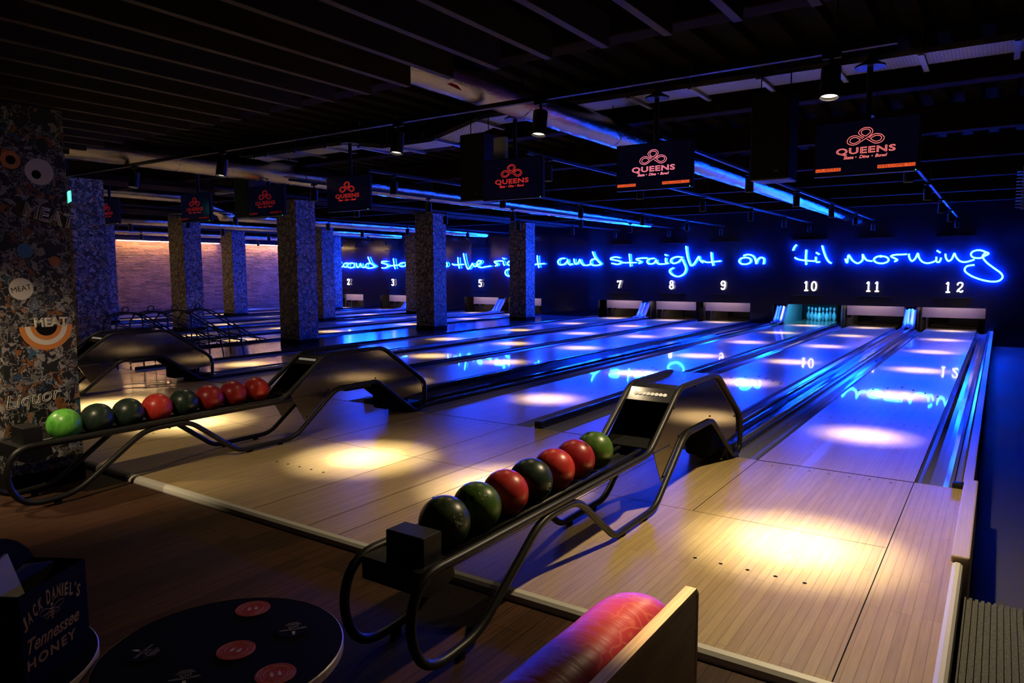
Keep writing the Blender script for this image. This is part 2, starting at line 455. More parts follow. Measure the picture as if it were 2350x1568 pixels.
# foul line: black inlay strip between approach and lane; approach joints and dots
for k, x in LANES.items():
    bm = BM(); box(bm, x-LW/2, x+LW/2, -.008, .006, -.004, .0006)
    tag(obj('foul_line', bm, M_void), 'thin black foul line across lane %d' % k, 'line', 'foul lines at the lane heads', kind='thing')
bm = BM()
for k, x in LANES.items():
    for s in (-1, 1):
        box(bm, x+s*LW/2-.0025, x+s*LW/2+.0025, -2.93 if s > 0 or k % 2 else -1.42, 0, -.002, .0006)
box(bm, -23, 1.41, -1.425, -1.422, -.002, .0005)
box(bm, -1.16, -1.155, -2.93, -1.12, -.002, .0006)
struct('trim_4', bm, M_void)
for k in (12, 11, 10, 9):
    x = LANES[k]
    for q in range(7):
        for yy, r in ((-.10, .0065), (-2.12, .010)):
            if yy < -1 and q in (0, 6): continue
            bm = lathe(BM(), [(r, 0), (r, .0012)], 10, (x-.40+q*.1335, yy, 0))
            tag(obj('approach_dot', bm, M_void), ('dark aiming dot at the foul line ' if yy > -1 else 'dark start dot on the approach ')+{12:'nearest the right kerb',11:'left of the nearest rack',10:'facing the cyan lit pins',9:'left of the second rack'}[k], 'dot', 'aiming dots of lane %d %s' % (k, 'near foul line' if yy > -1 else 'far row'), kind='thing')

# ------------------------------------------------------------------ lanes, gutters, dividers
def half_pipe(xc, w, depth=.085, n=8, wall=.006):
    pr = []
    for i in range(n+1):
        a = PI*i/n; pr.append((xc-math.cos(a)*w/2, -math.sin(a)*depth+.002))
    pr2 = [(x, z-wall) for x, z in reversed(pr)]
    return pr+pr2
for k, x in LANES.items():
    t = thing('bowling_lane', 'long maple lane bed ending under the number %d' % k, 'bowling lane', (x, 0, 0), group='bowling lanes', kind='thing')
    obj('lane_bed', bx(-LW/2, LW/2, .006, 15.1, -.05, 0), M_maple, t)
    for s in (-1, 1):
        bm = sweep(BM(), half_pipe(s*(LW/2+GW/2), GW-.012), .0, 15.05, ny=1)
        obj('gutter', bm, M_gutter, t, smooth=False)
    if k >= 8:
        for q in range(7):                                          # aiming arrows as slim inlays
            bm = BM(); ax = -.42+q*.14; ay = 4.3-abs(q-3)*.18+.25
            prism(bm, [(ax-.012, ay-.06), (ax+.012, ay-.06), (ax, ay+.09)], 'z', .0002, .0011); obj('aiming_arrow', bm, M_void, t)
        for q in range(10):
            if q not in (4, 5): obj('lane_dot', lathe(BM(), [(.0095, .0002), (.0095, .0011)], 8, (-.48+q*.107, 2.05, 0)), M_void, t)
order = sorted(LANES, key=lambda k: LANES[k])
for a, b in zip(order, order[1:]):
    x0, x1 = R(a), L(b); wd = x1-x0; xm = (x0+x1)/2
    lab = 'between lanes %d and %d' % (a, b)
    if wd < .1:
        t = thing('lane_divider', 'low rounded black capping '+lab, 'lane divider', (xm, 0, 0), group='capping strips between lanes', kind='thing')
        h = wd/2+.007
        pr = [(-h,-.09),(-h,.02),(-h*.8,.045),(-h*.3,.056),(h*.3,.056),(h*.8,.045),(h,.02),(h,-.09)]
        obj('capping', sweep(BM(), pr, .03, 15.0), M_cap, t)
        obj('end_cap', bx(-h*1.06, h*1.06, -.005, .035, -.09, .062, .008), M_black, t)
    elif wd < .3:
        t = thing('lane_divider', 'wide ridged ball-return capping '+lab, 'lane divider', (xm, 0, 0), group='ball return cappings', kind='thing')
        h = wd/2+.01
        pr = [(-h,-.09),(-h,.022),(-h+.03,.05),(-h+.07,.052),(-.035,.026),(.035,.026),(h-.07,.052),(h-.03,.05),(h,.022),(h,-.09)]
        obj('capping', sweep(BM(), pr, .14, 15.0), M_cap, t)
        for s in (-1, 1):
            obj('side_rail', sweep(BM(), [(s*(h-.012)-.008,.03),(s*(h-.012)+.008,.03),(s*(h-.012)+.008,.066),(s*(h-.012)-.008,.066)], .14, 15.0), M_gutter, t)
    else:
        t = thing('lane_divider', 'broad glossy dark floor strip '+lab, 'lane divider', (xm, 0, 0), group='broad dividers', kind='thing')
        if a == 9:   # ball return capping sits on its right side
            obj('floor_strip', bx(-wd/2+.04, wd/2-.20, .02, 15.0, -.12, -.02), M_deckflat, t)
            hx = wd/2-.10; h = .10
            pr = [(hx-h,-.09),(hx-h,.022),(hx-h+.03,.05),(hx-.035,.026),(hx+.035,.026),(hx+h-.03,.05),(hx+h,.022),(hx+h,-.09)]
            obj('capping', sweep(BM(), pr, .14, 15.0), M_cap, t)
        else:
            obj('floor_strip', bx(-wd/2+.04, wd/2-.04, .02, 15.0, -.12, .0), M_deckflat, t)
        for s in (-1, 1):
            e = s*(wd/2-.02)
            obj('edge_capping', sweep(BM(), [(e-.025,-.09),(e-.025,.03),(e-.012,.048),(e+.012,.048),(e+.025,.03),(e+.025,-.09)], .03, 15.0), M_cap, t)
t = thing('lane_divider', 'slim round-topped capping on the right edge of lane 12', 'lane divider', (1.674, 0, 0), kind='thing')
obj('capping', sweep(BM(), [(-.022,-.1),(-.022,.012),(-.012,.028),(.010,.028),(.017,.012),(.017,-.1)], .06, 15.0), M_gutter, t)
obj('end_cap', bx(-.035, .035, .0, .065, -.1, .036, .01), M_black, t)

# ------------------------------------------------------------------ pinsetters and pins
def area_light(name, loc, size, power, col, parent=None, rot=(0,0,0), sy=None):
    l = bpy.data.lights.new(name, 'AREA'); l.energy = power; l.color = col; l.size = size
    if sy: l.shape = 'RECTANGLE'; l.size_y = sy
    o = bpy.data.objects.new(name, l); COL.objects.link(o); o.location = loc; o.rotation_euler = rot
    if parent: o.parent = parent
    return o
for k, x in LANES.items():
    lit = (k == 10)
    t = thing('pinsetter', ('pin deck machine of lane 10 standing open in cyan light' if lit else 'pin deck machine behind the opening of lane %d with pale sweep board lowered' % k), 'pinsetter', (x, 15.1, 0), group='pinsetters', kind='thing')
    obj('pin_deck', bx(-LW/2, LW/2, .01, 2.75, -.05, 0), M_pindeck, t)
    for s in (-1, 1):
        obj('kickback', bx(s*(LW/2+GW)-.02, s*(LW/2+GW)+.02, .55, 2.8, -.16, .8), M_kick if not lit else mat('kickback_lit', (.55,.55,.52), .5), t)
    obj('pit_curtain', bx(-LW/2-GW+.03, LW/2+GW-.03, 2.85, 2.90, -.16, .8), mat('pit_curtain', (.02,.028,.03), .8), t)
    if not lit:
        sw = obj('sweep_board', bx(-LW/2-.13, LW/2+.16, .30, .34, .27, .62, .006), M_sweep, t)
        obj('sweep_arm', bx(-LW/2-.12, -LW/2-.06, .34, .9, .2, .5), M_black, t)
        obj('gate_post', bx(-LW/2-.05, -LW/2+.0, .50, .58, -.05, .3), M_kick, t)
        obj('pin_elevator', bx(-.1, LW/2, 1.2, 1.3, .02, .3), M_black, t)
        area_light('pit_lamp', (0, .14, .80), 1.0, 2.6, (1.0,.72,.66), t, (.55, 0, 0), .1)
    else:
        obj('sweep_board', bx(-LW/2-.13, LW/2+.16, .30, .34, .60, .9), M_sweep, t)
        area_light('pit_lamp', (0, .55, .95), .9, 26.0, (.04,.45,1.0), t, (.75, 0, 0), .2)
pin_prof = [(.0258,0),(.0285,.006),(.0360,.019),(.0500,.057),(.0590,.100),(.0605,.114),(.0580,.149),(.0470,.184),(.0320,.219),(.0235,.241),(.0228,.254),(.0245,.276),(.0300,.314),(.0323,.343),(.0300,.362),(.0210,.376),(.008,.381)]
px0, py0 = LANES[10]+.02, 16.51
pin_root = None
rows = [(0, 0, 1)] 
spots = []
n = 0
for r in range(4):
    for q in range(r+1):
        spots.append((px0+(q-r/2)*.3048, py0+r*.264))
names = ['head pin nearest the camera','left pin of the second row','right pin of the second row','left pin of the third row','middle pin of the third row','right pin of the third row','leftmost pin of the back row','second pin from left in the back row','third pin from left in the back row','rightmost pin of the back row']
for (sx, sy), nm in zip(spots, names):
    lab = 'white bowling pin on lane 10, '+nm
    if pin_root is None:
        pin_root = thing('bowling_pin', lab, 'bowling pin', (sx, sy, 0), group='pins standing on lane 10', kind='thing')
        obj('pin_body', lathe(BM(), pin_prof, 16), M_pin, pin_root, smooth=True)
        for z in (.262, .284): obj('neck_stripe', lathe(BM(), [(.0262, z-.006), (.0275, z+.006)], 16, cap=False), M_pinred, pin_root)
    else: dup(pin_root, (sx, sy, 0), lab)
# ball lift ramps rising into the pin openings
M_rampsteel = mat('bright_ramp_steel', (.38,.39,.42), .3, metal=1.0)
def ball_ramp(x, lab, m):
    t = thing('ball_lift_ramp', lab, 'ramp', (x, 14.35, 0), group='ball lift ramps', kind='thing')
    path = [(0, .04), (.28, .085), (.60, .40), (.95, .80)]
    pts = [p for p in catmull([(0, y, z) for y, z in path], 5)]
    bm = BM(); rows_ = []
    prof_ = [(-.125,.05),(-.115,.0),(-.07,-.012),(-.045,.03),(0,.018),(.045,.03),(.07,-.012),(.115,0),(.125,.05)]
    for p in pts: rows_.append([bm.verts.new((a, p.y, p.z+b)) for a, b in prof_])
    for A, B_ in zip(rows_, rows_[1:]):
        for i in range(len(prof_)-1): bm.faces.new((A[i], A[i+1], B_[i+1], B_[i]))
    o = obj('ramp_channel', bm, m, t, smooth=True)
    so = o.modifiers.new('thick', 'SOLIDIFY'); so.thickness = .008
    for s in (-1, 1):
        bm = BM()
        q = [(p.y, p.z) for p in pts[5:]]
        prism(bm, [(y, z+.055) for y, z in q]+[(y+.02, z-.05) for y, z in reversed(q)], 'x', s*.125-.008, s*.125+.008)
        obj('ramp_cheek', bm, M_sweep if m is not M_rampsteel else M_gutter, t)
ball_ramp(0.0, 'bright steel ball lift ramp rising between lanes 11 and 12', M_rampsteel)
ball_ramp(-3.14, 'ball lift ramp rising at the left of lane 10', M_rampsteel)
ball_ramp(-7.21, 'ball lift ramp with pale cheeks rising between lanes 7 and 8', M_gutter)
ball_ramp(-12.67, 'ball lift ramp with pale cheeks rising between lanes 5 and 6', M_gutter)
ball_ramp(-16.95, 'ball lift ramp with pale cheeks rising between lanes 3 and 4', M_gutter)
ball_ramp(-21.18, 'ball lift ramp with pale cheeks rising between lanes 1 and 2', M_gutter)

# ------------------------------------------------------------------ neon words and numbers on the black wall
NEON = {
 'second': [[(-21.158,1.904),(-21.376,1.895),(-21.444,1.840),(-21.271,1.802),(-21.083,1.764),(-21.114,1.672),(-21.278,1.624),(-21.413,1.655)],[(-21.085,1.708),(-20.922,1.744),(-20.811,1.853),(-20.917,1.891),(-21.028,1.800),(-20.978,1.682),(-20.792,1.652),(-20.577,1.705)],[(-20.258,1.801),(-20.415,1.824),(-20.532,1.789),(-20.577,1.723),(-20.500,1.657),(-20.342,1.656)],[(-20.127,1.822),(-20.285,1.776),(-20.325,1.685),(-20.212,1.627),(-20.003,1.647),(-19.923,1.737),(-19.998,1.810),(-20.153,1.822)],[(-19.817,1.808),(-19.806,1.700),(-19.746,1.639),(-19.631,1.699),(-19.577,1.795),(-19.540,1.699),(-19.430,1.637),(-19.238,1.661)],[(-18.925,1.755),(-19.008,1.801),(-19.183,1.792),(-19.296,1.715),(-19.239,1.625),(-19.014,1.607),(-18.749,1.676)],[(-19.150,2.051),(-19.079,1.908),(-18.983,1.791),(-18.749,1.676)],],
 'star': [[(-18.101,1.867),(-18.343,1.866),(-18.402,1.814),(-18.248,1.777),(-18.081,1.734),(-18.107,1.655),(-18.253,1.603),(-18.398,1.621)],[(-18.034,1.682),(-17.771,1.705),(-17.512,1.720)],[(-17.764,1.974),(-17.744,1.842),(-17.715,1.687),(-17.671,1.573)],[(-17.137,1.803),(-17.346,1.798),(-17.465,1.720),(-17.349,1.661),(-17.163,1.683),(-17.106,1.768),(-17.094,1.683),(-16.910,1.658)],[(-16.864,1.699),(-16.785,1.749),(-16.884,1.817),(-16.837,1.851),(-16.610,1.859)],],
 'to': [[(-15.590,1.987),(-15.571,1.822),(-15.544,1.673),(-15.510,1.591)],[(-15.812,1.741),(-15.573,1.716),(-15.336,1.728)],[(-15.207,1.792),(-15.293,1.737),(-15.273,1.655),(-15.145,1.638),(-15.055,1.703),(-15.100,1.785),(-15.228,1.799)],],
 'the': [[(-14.553,1.973),(-14.542,1.812),(-14.515,1.667),(-14.475,1.579)],[(-14.818,1.743),(-14.702,1.700),(-14.494,1.715),(-14.288,1.720)],[(-14.291,2.114),(-14.253,1.937),(-14.186,1.713),(-14.086,1.552),(-13.963,1.647),(-13.881,1.758),(-13.842,1.678),(-13.754,1.640),(-13.681,1.693)],[(-13.681,1.693),(-13.542,1.755),(-13.489,1.818),(-13.592,1.850),(-13.681,1.772),(-13.654,1.661),(-13.515,1.600),(-13.286,1.631),(-13.071,1.657)],],
 'right': [[(-12.878,1.656),(-12.774,1.702),(-12.888,1.772),(-12.904,1.812),(-12.742,1.826),(-12.552,1.830)],[(-12.521,1.818),(-12.522,1.731),(-12.477,1.669)],[(-12.559,1.923),(-12.468,1.891)],[(-12.101,1.819),(-12.269,1.815),(-12.344,1.760),(-12.333,1.699),(-12.232,1.674),(-12.120,1.759),(-12.101,1.819),(-12.083,1.666),(-12.121,1.452),(-12.233,1.314),(-12.365,1.314),(-12.451,1.407),(-12.409,1.508),(-12.270,1.545)],[(-11.805,2.074),(-11.776,1.907),(-11.714,1.694),(-11.641,1.567),(-11.550,1.663),(-11.496,1.747),(-11.471,1.668),(-11.388,1.632),(-11.262,1.697)],[(-11.130,1.989),(-11.120,1.839),(-11.091,1.690),(-11.059,1.585)],[(-11.298,1.691),(-11.066,1.713),(-10.837,1.718)],],
 'and': [[(-10.050,1.885),(-10.215,1.878),(-10.319,1.793),(-10.270,1.688),(-10.104,1.687),(-9.976,1.774),(-9.951,1.853),(-9.932,1.742),(-9.856,1.673),(-9.758,1.709)],[(-9.712,1.866),(-9.697,1.756),(-9.632,1.693),(-9.543,1.754),(-9.497,1.847),(-9.454,1.754),(-9.364,1.663),(-9.205,1.655),(-9.083,1.704)],[(-8.928,1.862),(-9.067,1.827),(-9.101,1.735),(-9.013,1.654),(-8.822,1.653),(-8.720,1.701)],[(-9.034,2.088),(-8.981,1.964),(-8.893,1.841),(-8.789,1.748),(-8.719,1.695)],],
 'straight': [[(-8.063,1.876),(-8.214,1.908),(-8.364,1.880),(-8.381,1.835),(-8.212,1.803),(-8.062,1.771),(-8.028,1.725),(-8.144,1.675),(-8.352,1.713)],[(-7.978,1.725),(-7.748,1.723),(-7.504,1.727)],[(-7.746,1.997),(-7.730,1.842),(-7.715,1.708),(-7.694,1.609)],[(-7.423,1.699),(-7.344,1.749),(-7.483,1.804),(-7.497,1.839),(-7.330,1.861),(-7.132,1.858)],[(-6.902,1.847),(-7.075,1.834),(-7.153,1.762),(-7.088,1.682),(-6.931,1.701),(-6.855,1.803),(-6.838,1.730),(-6.759,1.674),(-6.558,1.678)],[(-6.552,1.857),(-6.550,1.756),(-6.518,1.683),(-6.466,1.712)],[(-6.579,1.959),(-6.501,1.920)],[(-6.016,1.864),(-6.181,1.887),(-6.347,1.840),(-6.391,1.754),(-6.298,1.690),(-6.148,1.732),(-6.045,1.822),(-5.977,1.707),(-5.910,1.536),(-5.961,1.388),(-6.109,1.302),(-6.260,1.316),(-6.393,1.402),(-6.410,1.495),(-6.296,1.558)],[(-5.919,2.195),(-5.901,2.047),(-5.851,1.820),(-5.758,1.620),(-5.662,1.676),(-5.580,1.802),(-5.521,1.886),(-5.493,1.787),(-5.395,1.702)],[(-5.158,2.001),(-5.140,1.839),(-5.117,1.714),(-5.086,1.616)],[(-5.411,1.764),(-5.265,1.712),(-5.094,1.727),(-4.868,1.747)],],
 'on': [[(-4.155,1.840),(-4.289,1.815),(-4.342,1.734),(-4.271,1.660),(-4.122,1.653),(-4.016,1.717),(-4.046,1.812),(-4.155,1.840)],[(-4.224,1.890),(-4.103,1.921),(-3.968,1.886),(-3.893,1.783),(-3.862,1.662),(-3.826,1.769),(-3.741,1.835),(-3.661,1.807),(-3.650,1.727),(-3.664,1.649)],],
 'til': [[(-2.802,2.165),(-2.857,2.099),(-2.887,2.013)],[(-2.545,2.025),(-2.552,1.878),(-2.546,1.716),(-2.535,1.622)],[(-2.834,1.822),(-2.754,1.773),(-2.547,1.735),(-2.317,1.719)],[(-2.296,1.834),(-2.293,1.740),(-2.266,1.687),(-2.191,1.699)],[(-2.293,1.949),(-2.211,1.894)],[(-2.149,2.129),(-2.115,2.004),(-2.045,1.817),(-1.966,1.697),(-1.903,1.660)],],
 'morning': [[(-1.566,1.772),(-1.525,1.662),(-1.497,1.862),(-1.459,1.823),(-1.383,1.718),(-1.273,1.652),(-1.192,1.690),(-1.152,1.754),(-1.157,1.883),(-1.126,1.818),(-1.052,1.727),(-0.923,1.705)],[(-0.709,1.838),(-0.823,1.814),(-0.890,1.751),(-0.840,1.674),(-0.701,1.642),(-0.577,1.684),(-0.557,1.760),(-0.640,1.819),(-0.754,1.813)],[(-0.419,1.690),(-0.353,1.732),(-0.480,1.804),(-0.493,1.835),(-0.392,1.859),(-0.147,1.867)],[(-0.104,1.879),(-0.088,1.779),(-0.029,1.696),(0.045,1.765),(0.093,1.888),(0.120,1.789),(0.190,1.684),(0.300,1.641),(0.407,1.660),(0.501,1.705)],[(0.496,1.796),(0.502,1.681),(0.566,1.671),(0.597,1.770)],[(0.499,1.950),(0.576,1.893)],[(0.683,1.867),(0.698,1.769),(0.755,1.688),(0.825,1.743),(0.870,1.876),(0.906,1.791),(0.994,1.686),(1.118,1.663),(1.288,1.719)],[(1.526,1.884),(1.428,1.931),(1.327,1.940),(1.238,1.906),(1.211,1.834),(1.265,1.769),(1.397,1.753),(1.494,1.806),(1.565,1.853),(1.530,1.884),(1.472,1.847),(1.452,1.771),(1.543,1.640),(1.709,1.497),(1.832,1.390),(1.868,1.296),(1.802,1.213),(1.665,1.193),(1.464,1.233),(1.258,1.319),(1.120,1.427),(1.105,1.511),(1.163,1.571),(1.295,1.589)],],
}

NLAB = {'second':'blue neon word second, partly behind a column at the far left','star':'blue neon word star in handwriting, left of the columns','to':'blue neon word to, almost hidden behind a column',
 'the':'blue neon word the in loose handwriting above number 5','right':'blue neon word right, crossed by a printed column','and':'blue neon word and, left of the word straight',
 'straight':'blue neon word straight, with a long looped g above number 8','on':'blue neon word on, above number 9','til':'blue neon word til with apostrophe above number 10','morning':'blue neon word morning, with a big looped tail at the right end'}
for wd, strokes in NEON.items():
    xs_ = [p[0] for s in strokes for p in s]; x0 = sum(xs_)/len(xs_)
    bm = BM()
    for s in strokes:
        tube(bm, catmull([(a-x0, 0, b) for a, b in s], 3), .019, 6)
    t = thing('neon_word', NLAB[wd], 'neon sign', (x0, 14.93, 0), group='blue neon words on the black wall', kind='thing')
    obj('neon_tube', bm, M_neon, t, smooth=True)
    bm = BM()
    for s in strokes:
        for p in (s[0], s[-1]): tube(bm, [(p[0]-x0, 0, p[1]), (p[0]-x0, .068, p[1])], .005, 5)
    obj('tube_stands', bm, M_black, t)
DIG = {'0': [[(.3,1),(.12,.88),(.05,.5),(.12,.12),(.3,0),(.48,.12),(.55,.5),(.48,.88),(.3,1)]],
 '1': [[(.12,.86),(.22,.90),(.32,1),(.32,.5),(.32,.02)], [(.12,0),(.32,0),(.52,0)]],
 '2': [[(.08,.72),(.10,.90),(.3,1),(.5,.92),(.52,.72),(.40,.5),(.16,.26),(.06,.04)], [(.06,.08),(.2,.16),(.36,.04),(.5,.06),(.56,.2)]],
 '3': [[(.08,.84),(.2,.98),(.4,.98),(.5,.82),(.44,.6),(.26,.54)], [(.26,.54),(.46,.46),(.54,.26),(.42,.04),(.2,0),(.06,.16)]],
 '4': [[(.42,0),(.42,1),(.06,.32),(.58,.32)], [(.28,0),(.42,0),(.58,0)]],
 '5': [[(.52,.98),(.32,.96),(.14,.98),(.12,.56),(.3,.62),(.5,.52),(.55,.28),(.42,.04),(.2,0),(.06,.16)]],
 '6': [[(.5,.86),(.36,1),(.16,.86),(.06,.5),(.08,.18),(.28,0),(.5,.12),(.54,.34),(.4,.52),(.2,.5),(.08,.3)]],
 '7': [[(.06,.78),(.08,.96),(.3,.90),(.5,.96),(.56,.98),(.42,.6),(.3,.3),(.27,0)]],
 '8': [[(.3,.54),(.12,.66),(.12,.88),(.3,1),(.48,.88),(.48,.66),(.3,.54),(.08,.38),(.06,.14),(.3,0),(.54,.14),(.52,.38),(.3,.54)]],
 '9': [[(.52,.64),(.38,.48),(.16,.5),(.06,.72),(.14,.94),(.32,1),(.5,.9),(.55,.6),(.5,.2),(.32,0),(.12,.08),(.08,.2)]]}
for k in range(1, 13):
    x = {12:.9, 11:-.89, 10:-2.414}.get(k, LANES[k]); s = str(k); H = .235
    adv = .21
    t = thing('lane_number', 'warm white neon number %d on the black wall' % k, 'number', (x, 14.93, .93), group='neon lane numbers', kind='thing')
    for i, ch in enumerate(s):
        ox = (i-(len(s)-1)/2)*adv*(1.2 if k == 12 else .95)-.3*H*.95
        bm = BM()
        for st in DIG[ch]: tube(bm, catmull([(ox+a*H*.95, 0, b*H) for a, b in st], 4), .0185, 6)
        obj('digit', bm, M_digit, t, smooth=True)
    bm = BM(); tube(bm, [(0, 0, .03), (0, .068, .03)], .005, 5); obj('tube_stand', bm, M_black, t)

# ------------------------------------------------------------------ printed columns
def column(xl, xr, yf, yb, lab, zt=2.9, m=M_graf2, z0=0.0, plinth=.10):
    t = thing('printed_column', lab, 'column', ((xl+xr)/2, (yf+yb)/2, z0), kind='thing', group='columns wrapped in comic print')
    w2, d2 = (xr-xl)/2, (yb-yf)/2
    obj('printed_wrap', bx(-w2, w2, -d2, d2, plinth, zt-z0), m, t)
    obj('plinth', bx(-w2-.006, w2+.006, -d2-.006, d2+.006, 0, plinth), M_void, t)
    return t
ca = ['first', 'second', 'third', 'farthest']
for i, yf in enumerate((-.32, 3.85, 8.02, 12.20)):
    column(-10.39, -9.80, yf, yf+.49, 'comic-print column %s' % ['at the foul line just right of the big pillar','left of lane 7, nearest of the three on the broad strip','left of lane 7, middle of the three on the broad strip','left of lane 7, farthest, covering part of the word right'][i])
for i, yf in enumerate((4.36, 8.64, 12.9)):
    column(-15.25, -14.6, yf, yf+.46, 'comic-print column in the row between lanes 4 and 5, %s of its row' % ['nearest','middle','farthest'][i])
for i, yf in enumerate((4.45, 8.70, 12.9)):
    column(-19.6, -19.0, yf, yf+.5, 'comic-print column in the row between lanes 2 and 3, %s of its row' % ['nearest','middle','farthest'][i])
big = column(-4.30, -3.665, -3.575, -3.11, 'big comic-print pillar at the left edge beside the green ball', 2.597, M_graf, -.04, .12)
big['group'] = 'columns wrapped in comic print'
PX = Matrix.Identity(4)
def on_pillar(s, y, z, size, m, outline=0, shear=0, rot=0, sx=1.0):
    bm = text_mesh(s, size, .0, outline, shear, 1.0, sx)
    bm.transform(Matrix.Rotation(rot, 4, 'Z'))
    xform(bm, frame((.319, y+3.3425, z+.04), (0, 1, 0), (0, 0, 1)))
    obj('mural_lettering', bm, m, big)
M_mw = mat('mural_white', (.55,.50,.46), .6); M_mo = mat('mural_orange', (.50,.17,.035), .6); M_mb = mat('mural_blue', (.06,.17,.36), .6)
on_pillar('MEAT', -3.24, 1.86, .13, M_mw, .006, rot=-.25)
on_pillar('MEAT', -3.27, 1.12, .085, M_mw, .004)
on_pillar('Liquor', -3.42, .60, .13, M_mw, .003, shear=.3, rot=.1)
on_pillar('MEAT', -3.44, 1.36, .05, M_void, 0, rot=.2)
for i, (r, m) in enumerate(((.17, M_mo), (.135, M_mw), (.10, M_mo), (.07, M_void))):
    bm = BM(); prism(bm, [(math.cos(PI+PI*q/16)*r-3.30+3.3425, math.sin(PI+PI*q/16)*r+1.10+.04) for q in range(17)], 'x', .3177+i*.0004, .3181+i*.0004)
    obj('mural_arc', bm, m, big)
for (yy, zz, r, m) in ((-3.45, 2.22, .06, M_mo), (-3.45, 2.22, .03, M_void), (-3.44, 1.36, .075, M_mw), (-3.22, 1.55, .035, M_mo), (-3.40, 1.62, .05, M_mb), (-3.28, 2.16, .09, M_mw), (-3.30, 2.14, .03, M_void)):
    bm = BM(); prism(bm, [(math.cos(2*PI*q/20)*r+yy+3.3425, math.sin(2*PI*q/20)*r+zz+.04) for q in range(20)], 'x', .3177, .3183+ (.0006 if m is M_void else 0))
    obj('mural_dot', bm, m, big)

# ------------------------------------------------------------------ ceiling: beams, joists, ducts, trays
for i, y in enumerate((-1.12, 1.50, 3.90, 6.20, 8.60, 11.10, 13.60)):
    tag(obj('ceiling_beam', bx(-23.5, 3.1, y-.09, y+.09, 3.0, 3.30, .012), M_beam),
        'dark fireproofed crosswise ceiling beam, %s counted from the slatted ceiling' % ORD[i], 'beam', 'crosswise ceiling beams', kind='thing')
for x, lab in ((-10.1, 'over the column row by lane 7'), (-14.92, 'over the middle column row'), (-19.3, 'over the left column row')):
    tag(obj('beam_casing', bx(x-.36, x+.36, -.5, 14.95, 2.9, 2.998, .01), M_beam), 'dark boxed beam '+lab, 'beam', 'boxed beams over the columns', kind='thing')
jx = [1.80-.3372*i for i in range(30)]
jroot = None
jl = lambda i: 'dark wooden ceiling joist over the seating, %s counted from the right' % ORD[i]
for i, x in enumerate(jx):
    if jroot is None:
        jroot = thing('ceiling_joist', jl(0), 'joist', (x, -2.2, 2.6), group='hanging ceiling joists over the seating', kind='thing')
        obj('plank', bx(-.022, .022, -6.4, 0, 0, .155, .002), M_joist, jroot)
        for y in (-.55, -3.2): obj('hanger', tube(BM(), [(0, y, .15), (0, y, .72)], .004, 5), M_black, jroot)
    else: dup(jroot, (x, -2.2, 2.6), jl(i))
def duct(path, r, lab, nm='air_duct', bands=1.6):
    pts = catmull(path, 6) if len(path) > 2 else [Vector(path[0]).lerp(Vector(path[1]), k/60) for k in range(61)]
    dense = []
    for a, b in zip(pts, pts[1:]):
        n = max(1, int((b-a).length/.075))
        for k in range(n): dense.append(a.lerp(b, k/n))
    dense.append(pts[-1])
    o = dense[0].copy(); t = thing(nm, lab, 'air duct', o, kind='thing', group='foil wrapped air ducts')
    rnd = random.Random(len(lab))
    rs = [r*(1+rnd.uniform(-.008, .008)) for _ in dense]
    N = len(dense)
    bm = tube(BM(), [p-o for p in dense], lambda s: rs[min(N-1, int(round(s*(N-1))))], 32)
    for v in bm.verts: v.co += Vector((rnd.uniform(-1, 1), 0, rnd.uniform(-1, 1)))*.0030   # crumpled foil
    obj('foil_wrap', bm, M_foil, t, smooth=True)
    L_ = 0; last = 0
    for a, b in zip(dense, dense[1:]):
        L_ += (b-a).length
        if L_-last > bands:
            last = L_; d = (b-a).normalized()*.03
            obj('joint_band', tube(BM(), [a-o-d, a-o+d], r*1.022, 28, cap=False), M_foil, t, smooth=True)
            obj('hanger_rod', tube(BM(), [a-o+Vector((0, 0, r*.9)), Vector((a.x-o.x, a.y-o.y, 3.34-o.z))], .004, 5), M_black, t)
    return t
duct([(-1.45,-2.15,2.84), (-1.45,14.2,2.84)], .13, 'wide foil air duct above the monitors of lanes 10 and 11')
duct([(-6.5,-2.15,2.83), (-6.5,13.6,2.83)], .14, 'long foil air duct running above lane 8 at centre left')
duct([(-12.2,-2.15,3.02), (-12.2,2.6,3.02), (-12.2,3.1,3.0), (-12.2,4.0,2.72), (-12.2,4.6,2.70), (-12.2,13.5,2.70)], .12, 'foil air duct with a downward bend above lane 6')
duct([(-16.0,-2.15,2.76), (-16.0,13.5,2.76)], .115, 'foil air duct above lane 4 seen between the columns')
duct([(-20.9,-2.15,2.76), (-20.9,13.5,2.76)], .115, 'foil air duct nearest to the brick wall')
# a red tape scrap on the wide duct
bm = BM(); 
pr = [(-.06,0), (.10,-.012), (.02,.035)]
prism(bm, [(y, z) for y, z in pr], 'x', 0, .002)
tag(obj('tape_scrap', bm, mat('red_tape', (.5,.02,.02), .5), loc=(-1.352, -1.62, 2.742)), 'red scrap of tape stuck on the wide duct near the joists', 'tape', kind='thing')

t = thing('cable_tray', 'perforated steel cable tray running crosswise behind the spotlights', 'cable tray', (0, .985, 3.1), kind='thing')
path = [(3.1,0), (-2.9,.02), (-3.65,-.15), (-4.4,-.15), (-5.1,-.04), (-9.0,-.03)]
bm = BM()
for (xa, za), (xb, zb) in zip(path, path[1:]):
    v = [bm.verts.new(p) for p in ((xa,-.175,za), (xb,-.175,zb), (xb,.175,zb), (xa,.175,za))]; bm.faces.new(v)
bs = {-1: BM(), 1: BM()}
for (xa, za), (xb, zb) in zip(path, path[1:]):
    for s in (-1, 1):
        v = [bs[s].verts.new(p) for p in ((xa,s*.176,za), (xb,s*.176,zb), (xb,s*.176,zb+.045), (xa,s*.176,za+.045))]; bs[s].faces.new(v)
for s in (-1, 1):
    o = obj('tray_flange', bs[s], M_steel, t); so = o.modifiers.new('thick', 'SOLIDIFY'); so.thickness = .002
